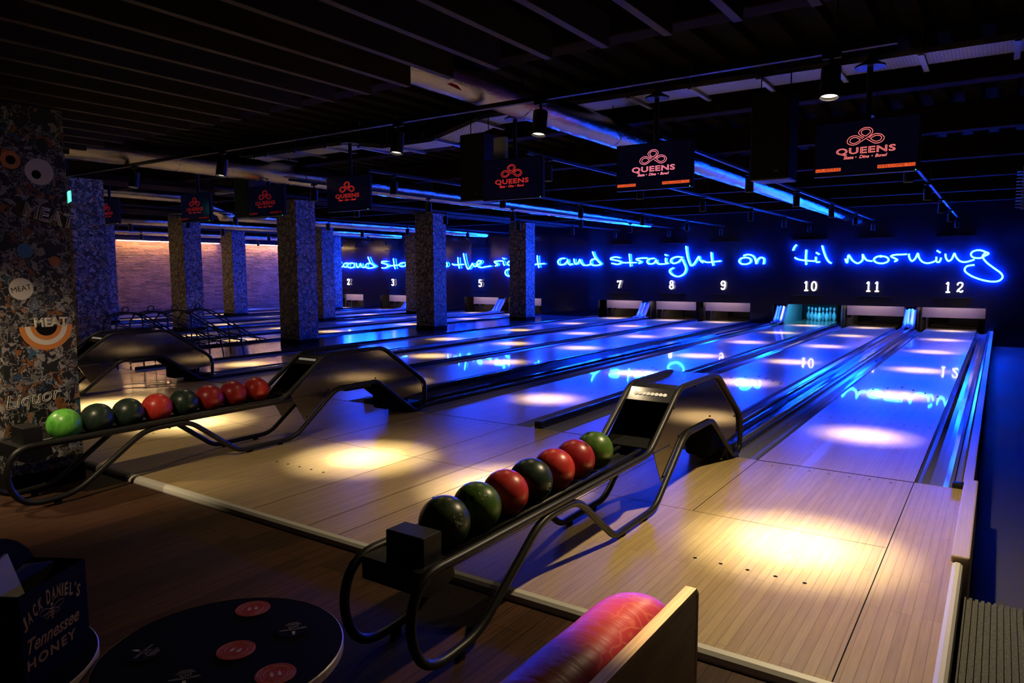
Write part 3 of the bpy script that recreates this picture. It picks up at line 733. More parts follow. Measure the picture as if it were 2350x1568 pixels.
o = obj('tray', bm, M_tray, t); so = o.modifiers.new('thick', 'SOLIDIFY'); so.thickness = .002
xb = 2.45; 
def tz(x):
    for (xa, za), (xc, zc) in zip(path, path[1:]):
        if xc <= x <= xa: return za+(zc-za)*(xa-x)/(xa-xc)
    return 0
while xb > -8.9:
    z = tz(xb)
    obj('bracket', bx(xb-.02, xb+.02, -.24, .30, z-.028, z-.004), M_steel, t)
    for y in (-.215, .26): obj('hanger_rod', tube(BM(), [(xb, y, z-.02), (xb, y, .22)], .004, 5), M_steel, t)
    xb -= .60

# ------------------------------------------------------------------ lighting tracks and spotlights
def track(p, q, lab, rods=1.9):
    p, q = Vector(p), Vector(q); t = thing('lighting_track', lab, 'lighting track', p, kind='thing', group='black lighting tracks')
    d = q-p; n = d.normalized(); L_ = d.length
    if abs(n.x) > .5: bm = bx(min(0, d.x), max(0, d.x), -.018, .018, -.016, .016)
    else: bm = bx(-.018, .018, 0, d.y, -.016, .016)
    obj('rail', bm, M_black, t)
    k = .3
    while k < L_:
        a = n*k; obj('hanger_rod', tube(BM(), [a+Vector((0,0,.014)), Vector((a.x, a.y, 3.33-p.z))], .004, 5), M_black, t); k += rods
    return t
track((1.32, -1.2, 2.68), (-22.5, -1.2, 2.68), 'black crosswise lighting track over the approach')
LAMPX = {12:.9, 11:-.9, 10:-2.42, 9:-4.78, 8:-6.33, 7:-8.08, 6:-11.78, 5:-13.55, 4:-16.06, 3:-17.82, 2:-20.31, 1:-22.07}
for k, x in LAMPX.items():
    track((x, .95, 2.735), (x, 15.0-.06, 2.735), 'black lighting track running above lane %d' % k, 2.7)

def make_spot(lab, loc, group, power, size=math.radians(24), blend=.55, name='track_spotlight', aim=(0, 0, -1), spill=0, field=0, core=0):
    t = thing(name, lab, 'spotlight', loc, group=group, kind='thing')
    obj('adapter', bx(-.05, .05, -.016, .016, -.042, -.014, .004), M_black, t)
    obj('stem', tube(BM(), [(0, 0, -.04), (0, 0, -.095)], .011, 8), M_black, t)
    a = Vector(aim).normalized()
    rot = a.to_track_quat('-Z', 'Y').to_matrix().to_4x4(); base = Vector((0, 0, -.085))
    R_ = Matrix.Translation(base) @ rot
    prof = [(.03, 0), (.051, -.006), (.052, -.02), (.052, -.175), (.048, -.175), (.045, -.150)]
    bm = lathe(BM(), prof, 20, cap=False)
    bm.verts.ensure_lookup_table(); bm.faces.new(bm.verts[:20][::-1])
    xform(bm, R_); obj('can', bm, M_black, t, smooth=False)
    bm = lathe(BM(), [(.046, -.158), (.030, -.146), (.002, -.143)], 20, cap=False); xform(bm, R_); obj('lamp_face', bm, M_white_lamp, t)
    l = bpy.data.lights.new('beam', 'SPOT'); l.energy = power; l.color = BEAMC if core else WARM; l.spot_size = size; l.spot_blend = blend; l.shadow_soft_size = .03
    lo = bpy.data.objects.new('beam', l); COL.objects.link(lo); lo.parent = t
    lo.matrix_local = R_ @ Matrix.Translation((0, 0, -.170))
    if core:
        l = bpy.data.lights.new('core', 'SPOT'); l.energy = core; l.color = BEAMC; l.spot_size = math.radians(17); l.spot_blend = 1.0; l.shadow_soft_size = .03
        lo = bpy.data.objects.new('core', l); COL.objects.link(lo); lo.parent = t
        lo.matrix_local = R_ @ Matrix.Translation((0, 0, -.1705))
    if field:
        l = bpy.data.lights.new('field', 'SPOT'); l.energy = field; l.color = WARM; l.spot_size = math.radians(58); l.spot_blend = 1.0; l.shadow_soft_size = .03
        lo = bpy.data.objects.new('field', l); COL.objects.link(lo); lo.parent = t
        lo.matrix_local = R_ @ Matrix.Translation((0, 0, -.171))
    if spill:
        l = bpy.data.lights.new('spill', 'SPOT'); l.energy = spill; l.color = WARM; l.spot_size = math.radians(138); l.spot_blend = .9; l.shadow_soft_size = .04
        lo = bpy.data.objects.new('spill', l); COL.objects.link(lo); lo.parent = t
        lo.matrix_local = R_ @ Matrix.Translation((0, 0, -.172))
    return t
# approach row, aimed slightly back on to the approach
ax = [(1.0, 'over the approach of lane 12'), (-.90, 'over the approach of lane 11'), (-2.26, 'over the approach of lane 10'), (-4.64, 'over the approach of lane 9'), (-6.30, 'over the approach of lane 8'),
      (-8.1, 'over the approach of lane 7'), (-11.8, 'over the approach of lane 6'), (-13.6, 'over the approach of lane 5'), (-16.1, 'over the approach of lane 4'), (-17.8, 'over the approach of lane 3'), (-20.3, 'over the approach of lane 2'), (-22.1, 'over the approach of lane 1')]
root = None
for x, lab in ax:
    lab = 'black cylinder track spotlight '+lab
    if root is None: root = make_spot(lab, (x, -1.2, 2.68), 'spotlights over the approach', SPOT_APPROACH, math.radians(31), 1.0, aim=(0, -.17, -1), core=CORE_APPROACH, spill=SPILL_APPROACH, field=FIELD_APPROACH)
    else: dup(root, (x, -1.2, 2.68), lab)
for o_ in root.children:                                             # the lamp nearest the bench throws the widest spill
    if o_.name.startswith('spill'): o_.data = o_.data.copy(); o_.data.energy = SPILL_FIRST
LY = (1.38, 3.86, 6.42, 9.25, 11.95, 14.62)
lroot = None
for k, x in LAMPX.items():
    for i, y in enumerate(LY):
        lab = 'black cylinder spotlight over lane %d, %s from the foul line' % (k, ORD[i])
        if lroot is None: lroot = make_spot(lab, (x, y, 2.735), 'spotlights over the lanes', SPOT_LANE, math.radians(25), 1.0, core=CORE_LANE, spill=SPILL_LANE, field=FIELD_LANE)
        else: dup(lroot, (x, y, 2.735), lab)
# seating area lamps, some added as fill
track((2.9, -4.55, 2.545), (-7.6, -4.55, 2.545), 'black lighting track under the joists over the seats', 50)
make_spot('black cylinder spotlight over the end of the red bench', (1.22, -4.55, 2.545), 'spotlights over the seats', 230, math.radians(25), 1.0, aim=(.14, .26, -1.65))
make_spot('black cylinder spotlight added to brighten the low round tables', (.25, -4.55, 2.545), 'spotlights over the seats', 2.2, math.radians(46), .9, aim=(-.05, .0, -1))  # unseen lamp, added to put more light on the coasters
make_spot('black cylinder spotlight added to brighten the plywood bench side', (2.7, -4.55, 2.545), 'spotlights over the seats', 5, math.radians(60), 1.0, aim=(-.45, .25, -1))  # unseen weak lamp, added to lift the dark outer plywood face
make_spot('black cylinder spotlight aimed at the near face of the big pillar', (-4.7, -4.55, 2.545), 'spotlights over the seats', 170, math.radians(40), .9, aim=(.9, .975, -1.87))
make_spot('black cylinder spotlight over the boards left of the tables', (-2.4, -4.55, 2.545), 'spotlights over the seats', 150, math.radians(60), 1.0, aim=(-.45, .55, -1))

# ------------------------------------------------------------------ scoring monitors
LOGO = [[(-0.0216,0.0570),(-0.0569,0.0792),(-0.0792,0.0849),(-0.1074,0.0795),(-0.1258,0.0628),(-0.1314,0.0430),(-0.1211,0.0250),(-0.0921,0.0146),(-0.0608,0.0189),(-0.0333,0.0364),(0.0002,0.0564),(0.0332,0.0796),(0.0461,0.1015),(0.0439,0.1184),(0.0278,0.1335),(0.0029,0.1390),(-0.0248,0.1344),(-0.0460,0.1183),(-0.0522,0.1022),(-0.0415,0.0860),(-0.0126,0.0651)],[(0.0218,0.0575),(0.0396,0.0739),(0.0637,0.0847),(0.0851,0.0840),(0.1098,0.0747),(0.1257,0.0565),(0.1277,0.0464),(0.1179,0.0275),(0.0941,0.0150),(0.0697,0.0142),(0.0510,0.0211),(0.0082,0.0505)],[(-0.0369,0.0495),(-0.0595,0.0660),(-0.0786,0.0714),(-0.1005,0.0652),(-0.1110,0.0511),(-0.1088,0.0356),(-0.0863,0.0266),(-0.0644,0.0311),(-0.0369,0.0495)],[(-0.0021,0.0740),(-0.0261,0.0893),(-0.0337,0.1069),(-0.0243,0.1210),(-0.0027,0.1263),(0.0191,0.1218),(0.0305,0.1066),(0.0234,0.0923),(-0.0021,0.0740)],[(0.0328,0.0513),(0.0552,0.0673),(0.0795,0.0720),(0.1011,0.0657),(0.1093,0.0516),(0.1024,0.0358),(0.0783,0.0276),(0.0566,0.0338),(0.0328,0.0513)],]

M_tick = mat('ticker_orange', (.8,.2,.05), .4, emit=(1.0,.12,.03), es=.75)
M_tickd = mat('ticker_dark', (.2,.02,.01), .4, emit=(.25,.02,.01), es=.6)
M_tickr = mat('ticker_dim_red', (.2,.02,.01), .4, emit=(.35,.012,.01), es=.5)
def monitor(x, lab, col, es, ticker, y=.62, z=2.427, pole=True):
    t = thing('scoring_monitor', lab, 'monitor', (x, y, z), kind='thing', group='scoring monitors')
    obj('casing', bx(-.372, .372, 0, .05, -.215, .207, .006), M_black, t)
    obj('screen', bx(-.358, .358, -.004, .002, -.198, .196), mat('screen_glow', (.003,.003,.01), .15, emit=(.002,.002,.012), es=.35), t)
    m = mat('logo_glow', (.5,.05,.05), .5, emit=col, es=es)
    F = frame((0, -.0065, 0), (1, 0, 0), (0, 0, 1))
    bm = BM()
    for s in LOGO:
        pts = catmull([(a, -.006, b) for a, b in s], 4)
        if s[0] == s[-1]: pts = pts[:-1]
        tube(bm, pts, .0026, 5, closed=(s[0] == s[-1]))
    obj('loop_emblem', bm, m, t)
    bm = text_mesh('QUEENS', .075, 0, .0020, 0, 1.08, 1.0)
    xs = [v.co.x for v in bm.verts]; ys = [v.co.y for v in bm.verts]
    sc = .418/(max(xs)-min(xs)); cx = (max(xs)+min(xs))/2; cy = (max(ys)+min(ys))/2; sy = .058/(max(ys)-min(ys))
    for v in bm.verts: v.co = Vector(((v.co.x-cx)*sc, (v.co.y-cy)*sy, v.co.z))
    xform(bm, frame((0, -.0065, -.034), (1, 0, 0), (0, 0, 1))); obj('title_lettering', bm, m, t)
    for wd, xc_, wl in (('Skate', -.117, .072), ('\u2022', -.064, .008), ('Dine', -.006, .070), ('\u2022', .050, .008), ('Bowl', .112, .084)):
        bm = text_mesh(wd, .034, .0006, 0, .28, 1.0, 1.0, bold=.0006)
        xs = [v.co.x for v in bm.verts]; sc = wl/(max(xs)-min(xs)); cx = (max(xs)+min(xs))/2
        for v in bm.verts: v.co = Vector(((v.co.x-cx)*sc, v.co.y, v.co.z))
        xform(bm, frame((xc_, -.0065, -.080), (1, 0, 0), (0, 0, 1))); obj('tagline_word' if len(wd) > 1 else 'tagline_dot', bm, m, t)
    if ticker:
        for (a, b, s) in ((-.355, -.17, 'QUEENS'), (.09, .345, 'WELCOME TO')):
            tk = obj('ticker', bx(a, b, -.0062, -.005, -.178, -.152), M_tick if ticker == 1 else M_screen, t)
            bm = text_mesh(s, .030, 0, 0, 0, 1.0, 1.0)
            xs = [v.co.x for v in bm.verts]; sc = (b-a-.01)/(max(xs)-min(xs)); cx = (max(xs)+min(xs))/2
            for v in bm.verts: v.co = Vector(((v.co.x-cx)*sc, v.co.y, v.co.z))
            xform(bm, frame(((a+b)/2, -.0068, -.165), (1, 0, 0), (0, 0, 1))); obj('ticker_lettering', bm, M_tickd if ticker == 1 else M_tickr, tk)
    if not pole: obj('pole', tube(BM(), [(0, .06, 0), (0, .06, .262)], .022, 10), M_black, t)
    else:
     obj('pole', tube(BM(), [(0, .06, .0), (0, .06, .62)], .022, 10), M_black, t)
     obj('ceiling_plate', lathe(BM(), [(.11, .60), (.11, .612), (.05, .645), (.03, .66)], 24, (0, .06, 0)), M_black, t)
     obj('pole_top', tube(BM(), [(0, .06, .65), (0, .06, .90)], .018, 8), M_black, t)
    obj('power_light', bx(.345, .352, -.006, 0, -.210, -.204), M_green, t)
monitor(.92, 'hanging scoring monitor over lane 12, largest, with pinkish logo and orange ticker', (1.0,.22,.20), 1.0, 1)
monitor(-.83, 'hanging scoring monitor over lane 11, logo brightest pink', (1.0,.25,.34), 1.15, 1)
monitor(-2.39, 'hanging scoring monitor over lane 10 with plain red logo', (.62,.03,.022), .85, 0)
monitor(-4.83, 'hanging scoring monitor over lane 9 with dim red logo', (.50,.022,.014), .75, 0)
monitor(-6.42, 'hanging scoring monitor over lane 8, second smallest, dim red logo and ticker', (.40,.012,.010), .35, 2, pole=False)
monitor(-8.07, 'hanging scoring monitor over lane 7, smallest of those facing us', (.40,.012,.010), .35, 2)
t = monitor(-10.85, 'dark sliver of a hanging monitor beside the nearest printed column', (.3,.01,.01), .4, 0, .72, 2.5)
for x, lab in ((.19, 'tall black cabinet hanging left of the lane 12 monitor'), (-2.93, 'tall black cabinet hanging left of the lane 10 monitor'), (-6.98, 'tall black cabinet hanging left of the lane 8 monitor')):
    t = thing('hanging_cabinet', lab, 'cabinet', (x, .64, 2.58), kind='thing', group='black hanging cabinets')
    obj('body', bx(-.158, .158, 0, .30, -.355, .36, .012), M_black, t)
    for s in (-1, 1): obj('suspension_rod', tube(BM(), [(s*.12, .15, .35), (s*.12, .15, .75)], .005, 6), M_black, t)
    obj('badge', bx(.045, .075, -.003, .001, -.292, -.276), mat('badge', (.10,.09,.08), .5), t)
obj_j = tag(obj('mount_bracket', bx(-.075, .075, 0, .06, -.11, .13, .004), mat('blue_grey_box', (.25,.27,.33), .5), loc=(-2.60, .69, 2.745)), 'small box-shaped mount bracket above the lane 10 monitor', 'box', kind='thing')  # bracket of the monitor mount, built as a plain box
# exit sign, emergency lamp, vent grille
t = thing('exit_sign', 'glowing green and white exit sign half hidden behind the big pillar', 'exit sign', (-9.13, -.63, 2.545), rotz=-.3, kind='thing')
obj('panel', bx(-.30, .06, -.012, .012, -.075, .075, .003), M_exit, t)
obj('running_figure', lathe(BM(), [(.03, -.0125), (.03, .0)], 14), M_exitw, t).rotation_euler = (PI/2, 0, 0)
obj('bright_edge', bx(.038, .059, -.0135, .0125, -.073, .073), M_exitw, t)
for x in (-.2, .0): obj('rod', tube(BM(), [(x, 0, .07), (x, 0, .82)], .004, 5), M_black, t)
t = thing('emergency_lamp', 'slim emergency lamp with a small green light below the bent duct', 'lamp', (-9.6, 2.2, 2.88), kind='thing')
obj('lamp_body', bx(-.32, .30, -.03, .03, -.02, .02), M_white, t); obj('indicator', bx(.30, .345, -.03, .03, -.025, .02), M_green, t)
for x in (-.2, .2): obj('rod', tube(BM(), [(x, 0, .01), (x, 0, .42)], .004, 5), M_black, t)
t = thing('vent_grille', 'louvred vent grille at the right edge below the ceiling', 'vent grille', (2.2, 6.0, 2.5), kind='thing')
for i in range(12): obj('slat', bx(-.26, .26, -.05, .0, -.22+i*.042, -.212+i*.042), M_steel, t)
obj('back_panel', bx(-.20, .26, .02, .03, -.24, .32), M_steel, t)
for x in (-.15, .2): obj('rod', tube(BM(), [(x, .01, .3), (x, .01, .84)], .006, 5), M_steel, t)

# ------------------------------------------------------------------ ball return racks
SIDE = [((-1.70,.388),.08),((-1.225,.722),.09),((-.49,.722),.09),((.125,.31),.09),((.115,.03),.08),((-.05,.02),.05),((-.575,.394),.05),((-1.105,.394),.09),((-1.60,.030),.09),((-2.15,.030),.06),((-2.565,.345),.09),((-2.90,.345),.10),((-3.38,.012),.10),((-3.70,-.005),.14),((-3.795,.19),.16),((-3.73,.376),.13),((-3.50,.374),.05)]
def side_path(x):
    N = len(SIDE); out = []
    for i in range(N):
        a, b, c = (Vector((x, *SIDE[k % N][0])) for k in (i-1, i, i+1)); r = SIDE[i][1]
        da, dc = a-b, c-b
        p0 = b+da.normalized()*min(r, da.length*.49); p2 = b+dc.normalized()*min(r, dc.length*.49)
        for k in range(6):
            t = k/5; out.append((1-t)**2*p0+2*t*(1-t)*b+t*t*p2)
    return out
def rack(xc, lab):
    t = thing('ball_rack', lab, 'ball return rack', (xc, 0, 0), kind='thing', group='ball return racks')
    for s in (-1, 1):
        pts = side_path(s*.17)
        obj('side_tube', tube(BM(), pts, .0195, 10, closed=True), M_tube, t, smooth=True)
        zf = lambda y: .345+.018*(y+3.38)
        obj('guide_rod', tube(BM(), [(s*.07, -3.50, zf(-3.5)), (s*.07, -1.35, zf(-1.35))], .012, 8), M_tube, t, smooth=True)
        poly = [(-1.245,.695),(-1.13,.708),(-.55,.706),(-.45,.672),(.085,.315),(.095,.195),(-.27,.165),(-.46,.295),(-.60,.405),(-1.07,.405),(-1.25,.32),(-1.47,.155),(-1.615,.40)]
        bm = BM(); prism(bm, poly, 'x', s*.157-.004, s*.157+.004); obj('side_panel', bm, M_mirror, t)
        for y, z in ((-1.30,.60),(-.92,.69),(-.60,.43),(-.02,.33),(-1.20,.40),(-1.45,.19)):
            bm = lathe(BM(), [(.006, 0), (.006, .006)], 8); bm.transform(Matrix.Rotation(PI/2, 4, 'Y')); xform(bm, Matrix.Translation((s*.160, y, z)))
            obj('screw', bm, M_void, t)
    bm = BM()
    prism(bm, [(-.155,.385),(-.165,.372),(-.06,.325),(.06,.325),(.165,.372),(.155,.385),(.055,.335),(-.055,.335)], 'y', -3.56, -1.35)
    obj('tray', bm, M_black, t)
    obj('hood_top', bx(-.152, .152, -1.14, -.50, .712, .722), M_cap, t)
    bm = BM(); prism(bm, [(-.50,.722),(-.44,.70),(.09,.33),(.085,.318),(-.45,.686),(-.50,.71)], 'x', -.152, .152); obj('hood_back', bm, M_cap, t)
    bm = BM(); prism(bm, [(-1.25,.708),(-1.14,.722),(-1.14,.712),(-1.245,.698),(-1.33,.628),(-1.336,.637)], 'x', -.152, .152); hd = obj('header', bm, M_cap, t)
    bm = BM()
    n_ = Vector((0, -.635, .772))
    for q in range(8):
        b2 = lathe(BM(), [(.0135, 0), (.0135, .004)], 12); me = bpy.data.meshes.new('t'); 
        xform(b2, frame((-.10+q*.0285, -1.292, .674), (1, 0, 0), (0, .772, .635))); b2.to_mesh(me); b2.free(); bm.from_mesh(me); bpy.data.meshes.remove(me)
    obj('indicator_strip', bm, M_leds, hd)
    obj('throat', bx(-.152, .152, -1.02, -1.00, .40, .71), M_void, t)
    obj('floor_plate', bx(-.152, .152, -1.60, -.60, .385, .395), M_black, t)
    obj('lift_housing', bx(-.13, .13, -.95, -.62, .34, .395, .01), M_black, t)
    obj('lift_wheel', bx(-.10, .10, -.40, -.06, .07, .30, .03), M_void, t)
    obj('base_shoe', bx(-.15, .15, -.12, .08, -.0, .10, .01), M_black, t)
    obj('end_stop', bx(-.065, .125, -3.655, -3.545, .33, .485, .006), M_black, t)
    bm = BM(); prism(bm, [(-3.70,.375),(-3.52,.375),(-3.50,.30),(-3.60,.25),(-3.70,.285)], 'x', -.15, .15); obj('stop_bracket', bm, M_black, t)
    for s in (-1, 1):
        for y, z0, h in ((-1.75,0,.02),(-2.05,0,.02),(-3.5,-.04,.04)):
            obj('foot', bx(s*.17-.012, s*.17+.012, y-.02, y+.02, z0, z0+h+.006), M_void, t)
    obj('crossbar', tube(BM(), [(-.17, -2.72, .330), (.17, -2.72, .330)], .012, 8), M_tube, t)
    return t
rack(0.0, 'nearest tubular ball return rack holding seven balls between lanes 11 and 12')
rack(-3.35, 'second ball return rack holding eight balls beside the big pillar')
rack(-7.20, 'third ball return rack, empty, half hidden behind the big pillar')

def ball(x, y, col, lab, number=None, holes=None, ang=0):
    z = .4445+.018*(y+3.38)
    t = thing('bowling_ball', lab, 'bowling ball', (x, y, z), kind='thing', group='balls on the racks')
    bm = BM(); bmesh.ops.create_uvsphere(bm, u_segments=48, v_segments=28, radius=.108)
    bm.transform(Matrix.Rotation(random.uniform(0, 6), 4, 'X') @ Matrix.Rotation(random.uniform(0, 6), 4, 'Y'))
    obj('shell', bm, M_ball[col], t, smooth=True)
    if number:
        s, d, rot, size = number
        d = Vector(d).normalized()
        bm = text_mesh(s, size, 0, .0010)
        bm.transform(Matrix.Rotation(rot, 4, 'Z'))
        q = d.to_track_quat('Z', 'Y').to_matrix().to_4x4()
        for v in bm.verts:
            p = Vector((v.co.x, v.co.y, .108)); p = p.normalized()*(.1081+max(0, v.co.z)); v.co = q @ p
        obj('number_print', bm, M_num, t)
    if holes:
        for h in holes:
            d = Vector(h).normalized(); bm = lathe(BM(), [(.0125, .1065), (.0125, .1084)], 14)
            bm.transform(d.to_track_quat('Z', 'Y').to_matrix().to_4x4()); obj('finger_hole', bm, M_hole, t)
    return t
H3 = lambda d, u, v: [Vector(d)+Vector(u)*.15+Vector(v)*.08, Vector(d)-Vector(u)*.15+Vector(v)*.08, Vector(d)-Vector(v)*.25]
r1 = [(-3.38,'olive','dark green ball marked 12, at the low end of the nearest rack',('12',(.86,-.25,.34),-1.45,.058),None),
 (-3.16,'green','mottled green ball with finger holes, second from the low end of nearest rack',('14',(.75,-.45,.77),.25,.05),H3((.2,-.86,.5),(.83,.56,0),(0,.3,.9))),
 (-2.942,'red','bright red ball between the green ball and the dark ball on nearest rack',None,None),
 (-2.724,'dark','dark ball marked 19, in the middle of the nearest rack',('19',(.95,.02,-.17),1.1,.048),None),
 (-2.506,'red','bright red ball third from the hood on the nearest rack',None,None),
 (-2.288,'crimson','dark red ball next to the olive ball on the nearest rack',None,[Vector((.6,.1,.8))]),
 (-2.068,'green','mottled olive green ball closest to the hood on the nearest rack',None,[Vector((-.2,-.3,.9))])]
for y, c, lab, num, ho in r1: ball(0.0, y, c, lab, num, ho)
r2 = [(-3.36,'bright','bright green ball at the low end of the second rack, against the pillar',('8',(.5,-.55,.55),.2,.045)),(-3.145,'dark','dark green ball next to the bright green ball on second rack',None),(-2.93,'dark','black ball left of the red ball on the second rack',None),
 (-2.714,'red','bright red ball between two black balls on the second rack',None),(-2.50,'dark','black ball right of the red ball on the second rack',None),(-2.284,'crimson','dark red ball third from the hood on the second rack',None),
 (-2.068,'crimson','dark red ball second from the hood on the second rack',None),(-1.85,'red','red ball closest to the hood on the second rack',None)]
for y, c, lab, num in r2: ball(-3.35, y, c, lab, num)

# ------------------------------------------------------------------ wire ball ramps by the strip beside lane 7
def ramp_frame(y0, lab, x0=-9.25):
    t = thing('ball_ramp_frame', lab, 'bowling ramp', (x0, y0, 0), kind='thing', group='black wire bowling ramps')
    for s in (-1, 1):
        x = s*.09
        pts = fillet([(x, -.34, .80), (x, -.12, .86), (x, .10, .83), (x, .95, .30), (x, 1.12, .27)], .10, 5)
        obj('ramp_rail', tube(BM(), pts, .012, 7), M_tube, t, smooth=True)
        obj('leg', tube(BM(), fillet([(s*.20, -.36, .013), (s*.19, -.34, .70), (x, -.30, .82)], .06, 4), .011, 7), M_tube, t, smooth=True)
        obj('leg', tube(BM(), fillet([(s*.20, .62, .013), (s*.17, .58, .40), (x, .52, .57)], .05, 4), .011, 7), M_tube, t, smooth=True)
        obj('brace', tube(BM(), [(s*.20, -.35, .28), (s*.18, .59, .34)], .009, 6), M_tube, t)
        obj('brace', tube(BM(), [(s*.20, -.34, .72), (-s*.18, .58, .36)], .008, 6), M_tube, t)
        lp = [(x, 1.12, .27)]+[(x, 1.12+.04*math.sin(a), .235+.035*math.cos(a)) for a in (0.3, 1.2, 2.1, 3.1, 4.2, 5.2)]
        obj('hook', tube(BM(), catmull(lp, 3), .010, 6), M_tube, t)
    lp = [(0, -.10+.05*math.sin(a), .90+.045*math.cos(a)) for a in (0, 1, 2, 3, 4, 5, 6.2)]
    obj('handle_loop', tube(BM(), catmull(lp, 3), .009, 6), M_tube, t)
    obj('spreader', tube(BM(), [(-.19, .58, .38), (.19, .58, .38)], .009, 6), M_tube, t)
for i, y in enumerate((.22, .62, 1.02, 1.42)):
    ramp_frame(y, 'black wire bowling ramp, %s in the row by the printed column' % ['nearest','second','third','farthest'][i])

# ------------------------------------------------------------------ furniture in the foreground
t = thing('bench', 'red leather bench back with plywood side at the bottom edge', 'bench', (1.378, -4.25, -.04), kind='thing')
bm = BM(); prism(bm, [(0,0),(0,.878),(-.012,.89),(-1.9,.89),(-1.9,0)], 'x', -.020, -.0005); obj('plywood_side', bm, M_plyface, t)
bm = BM(); prism(bm, [(.001,.03),(.001,.876),(-.012,.8915),(-1.9,.8915),(-1.9,.883),(-.016,.883),(-.006,.873),(-.006,.03)], 'x', -.0215, .0005); obj('plywood_edge_face', bm, M_plyedge, t)
sec = [(-.024,.60),(-.026,.84),(-.034,.885),(-.048,.902),(-.075,.912),(-.11,.911),(-.145,.900),(-.165,.880),(-.178,.845),(-.188,.78),(-.192,.60),(-.19,.44)]
bm = BM(); rings = []
ys = [0.055,0.052,0.042,.025,0.0,-.03,-.07]+[-.14-.09*i for i in range(19)]
for j, y in enumerate(ys):
    k = [0.0,.35,.62,.82,.93,.985,1][j] if j < 7 else 1
    ring = []
    for x, z in sec:
        cx_, cz_ = -.045, .66
        wob = .0035*math.sin(y*38+x*60)+.002*math.sin(y*95) if j > 6 else 0
        ring.append(bm.verts.new((cx_+(x-cx_)*(.45+.55*k) if x < cx_ else x, y-.09, -.02+cz_+(z-cz_)*(.75+.25*k)+wob*(1 if z > .8 else 0))))
    rings.append(ring)
for A, B_ in zip(rings, rings[1:]):
    for i in range(len(sec)-1): bm.faces.new((A[i], A[i+1], B_[i+1], B_[i]))
bm.faces.new(rings[0]); bm.faces.new(rings[-1][::-1])
o = obj('back_cushion', bm, M_red_leather, t, smooth=True)
sb = o.modifiers.new('soft', 'SUBSURF'); sb.levels = 2; sb.render_levels = 2
bm = BM(); box(bm, -.62, -.195, -1.9, -.06, .36, .47, .03); obj('seat_cushion', bm, M_red_leather, t)
obj('base', bx(-.60, -.022, -1.88, -.08, 0, .36), M_black, t)

def round_table(x, y, lab):
    t = thing('round_table', lab, 'table', (x, y, -.06), kind='thing', group='low round black tables')
    obj('tabletop', lathe(BM(), [(.10, .556), (.288, .556), (.293, .562), (.293, .577), (.290, .580)], 64), M_table, t)
    obj('edge_band', lathe(BM(), [(.2935, .556), (.2955, .558), (.2955, .578), (.2925, .5803)], 64, cap=False), M_tedge, t)
    obj('column', tube(BM(), [(0, 0, .03), (0, 0, .556)], .035, 16), M_black, t)
    obj('base', lathe(BM(), [(.21, .02), (.21, .028), (.05, .05)], 32), M_black, t)
round_table(.267, -4.570, 'low round black table with six coasters in the foreground')
round_table(-.161, -4.993, 'low round black table under the dark box at the lower left')
TZ = .5202
def coaster(x, y, kind, rot, lab):
    t = thing('coaster', lab, 'coaster', (x, y, TZ), rotz=rot, kind='thing', group='coasters on the round table')
    if kind == 'red':
        obj('disc', lathe(BM(), [(.0475, 0), (.0475, .0014)], 40), M_redprint, t)
        for r in (.043, .028): obj('ring_print', tube(BM(), [(math.cos(a)*r, math.sin(a)*r, .0014) for a in [2*PI*q/40 for q in range(40)]], .0005, 4, closed=True), M_print, t)
        for s in (-1, 1):
            bm = BM(); P_ = []
            for q in range(16):
                a = 2*PI*q/16; rr = .0065*(1-.0*math.cos(a)); P_.append((s*.009+math.cos(a)*rr*(.5+.5*abs(math.sin(a/2))), math.sin(a)*.011))
            P_ = [(s*.009+.006*math.sin(a)*math.sin(a/2), .011*math.cos(a)) for a in [2*PI*q/18 for q in range(18)]]
            prism(bm, P_, 'z', .0014, .0018); obj('drop_print', bm, M_print, t)
        txt = 'DOUBLE MELLOWED \u2022 WISDOM \u2022 ' 
        bm = BM()
        for i, ch in enumerate(txt):
            if ch == ' ': continue
            a = PI/2-2*PI*i/len(txt)
            b2 = text_mesh(ch, .0085, 0); b2.transform(Matrix.Translation((math.cos(a)*.0355, math.sin(a)*.0355, .0017)) @ Matrix.Rotation(a-PI/2, 4, 'Z'))
            me = bpy.data.meshes.new('t'); b2.to_mesh(me); b2.free(); bm.from_mesh(me); bpy.data.meshes.remove(me)
        obj('ring_lettering', bm, M_print, t)
    else:
        obj('disc', lathe(BM(), [(.0475, 0), (.0475, .0014)], 40), M_table, t)
        bm = BM()
        for s, y_, sz in (('GENTLEMAN', .006, .0125), ('JACK', -.006, .0125)):
            b2 = text_mesh(s, sz, 0, 0, 0, 1.0, .95); b2.transform(Matrix.Translation((0, y_, .0017)))
            me = bpy.data.meshes.new('t'); b2.to_mesh(me); b2.free(); bm.from_mesh(me); bpy.data.meshes.remove(me)
        obj('title_lettering', bm, M_print, t)
        bm = BM()
        for i in range(4): box(bm, -.022+.003*i, .022-.003*i, -.0165-.0045*i, -.0155-.0045*i, .0014, .0017)
        obj('small_lines', bm, M_print, t)
        bm = BM(); box(bm, -.004, .004, .018, .032, .0014, .0017); box(bm, -.0017, .0017, .032, .039, .0014, .0017); obj('bottle_print', bm, M_print, t)
coaster(.137, -4.390, 'red', .9, 'red round coaster at the far edge of the table')
coaster(.294, -4.552, 'red', .4, 'red round coaster in the middle of the table')
coaster(.467, -4.565, 'red', 1.0, 'red round coaster cut by the bottom edge of the picture')
coaster(.323, -4.399, 'black', -2.2, 'black printed coaster at the right of the far red coaster')
coaster(.113, -4.684, 'black', 2.0, 'black printed coaster at the left side of the table')
coaster(.300, -4.693, 'black', -2.2, 'black printed coaster at the bottom edge between the others')

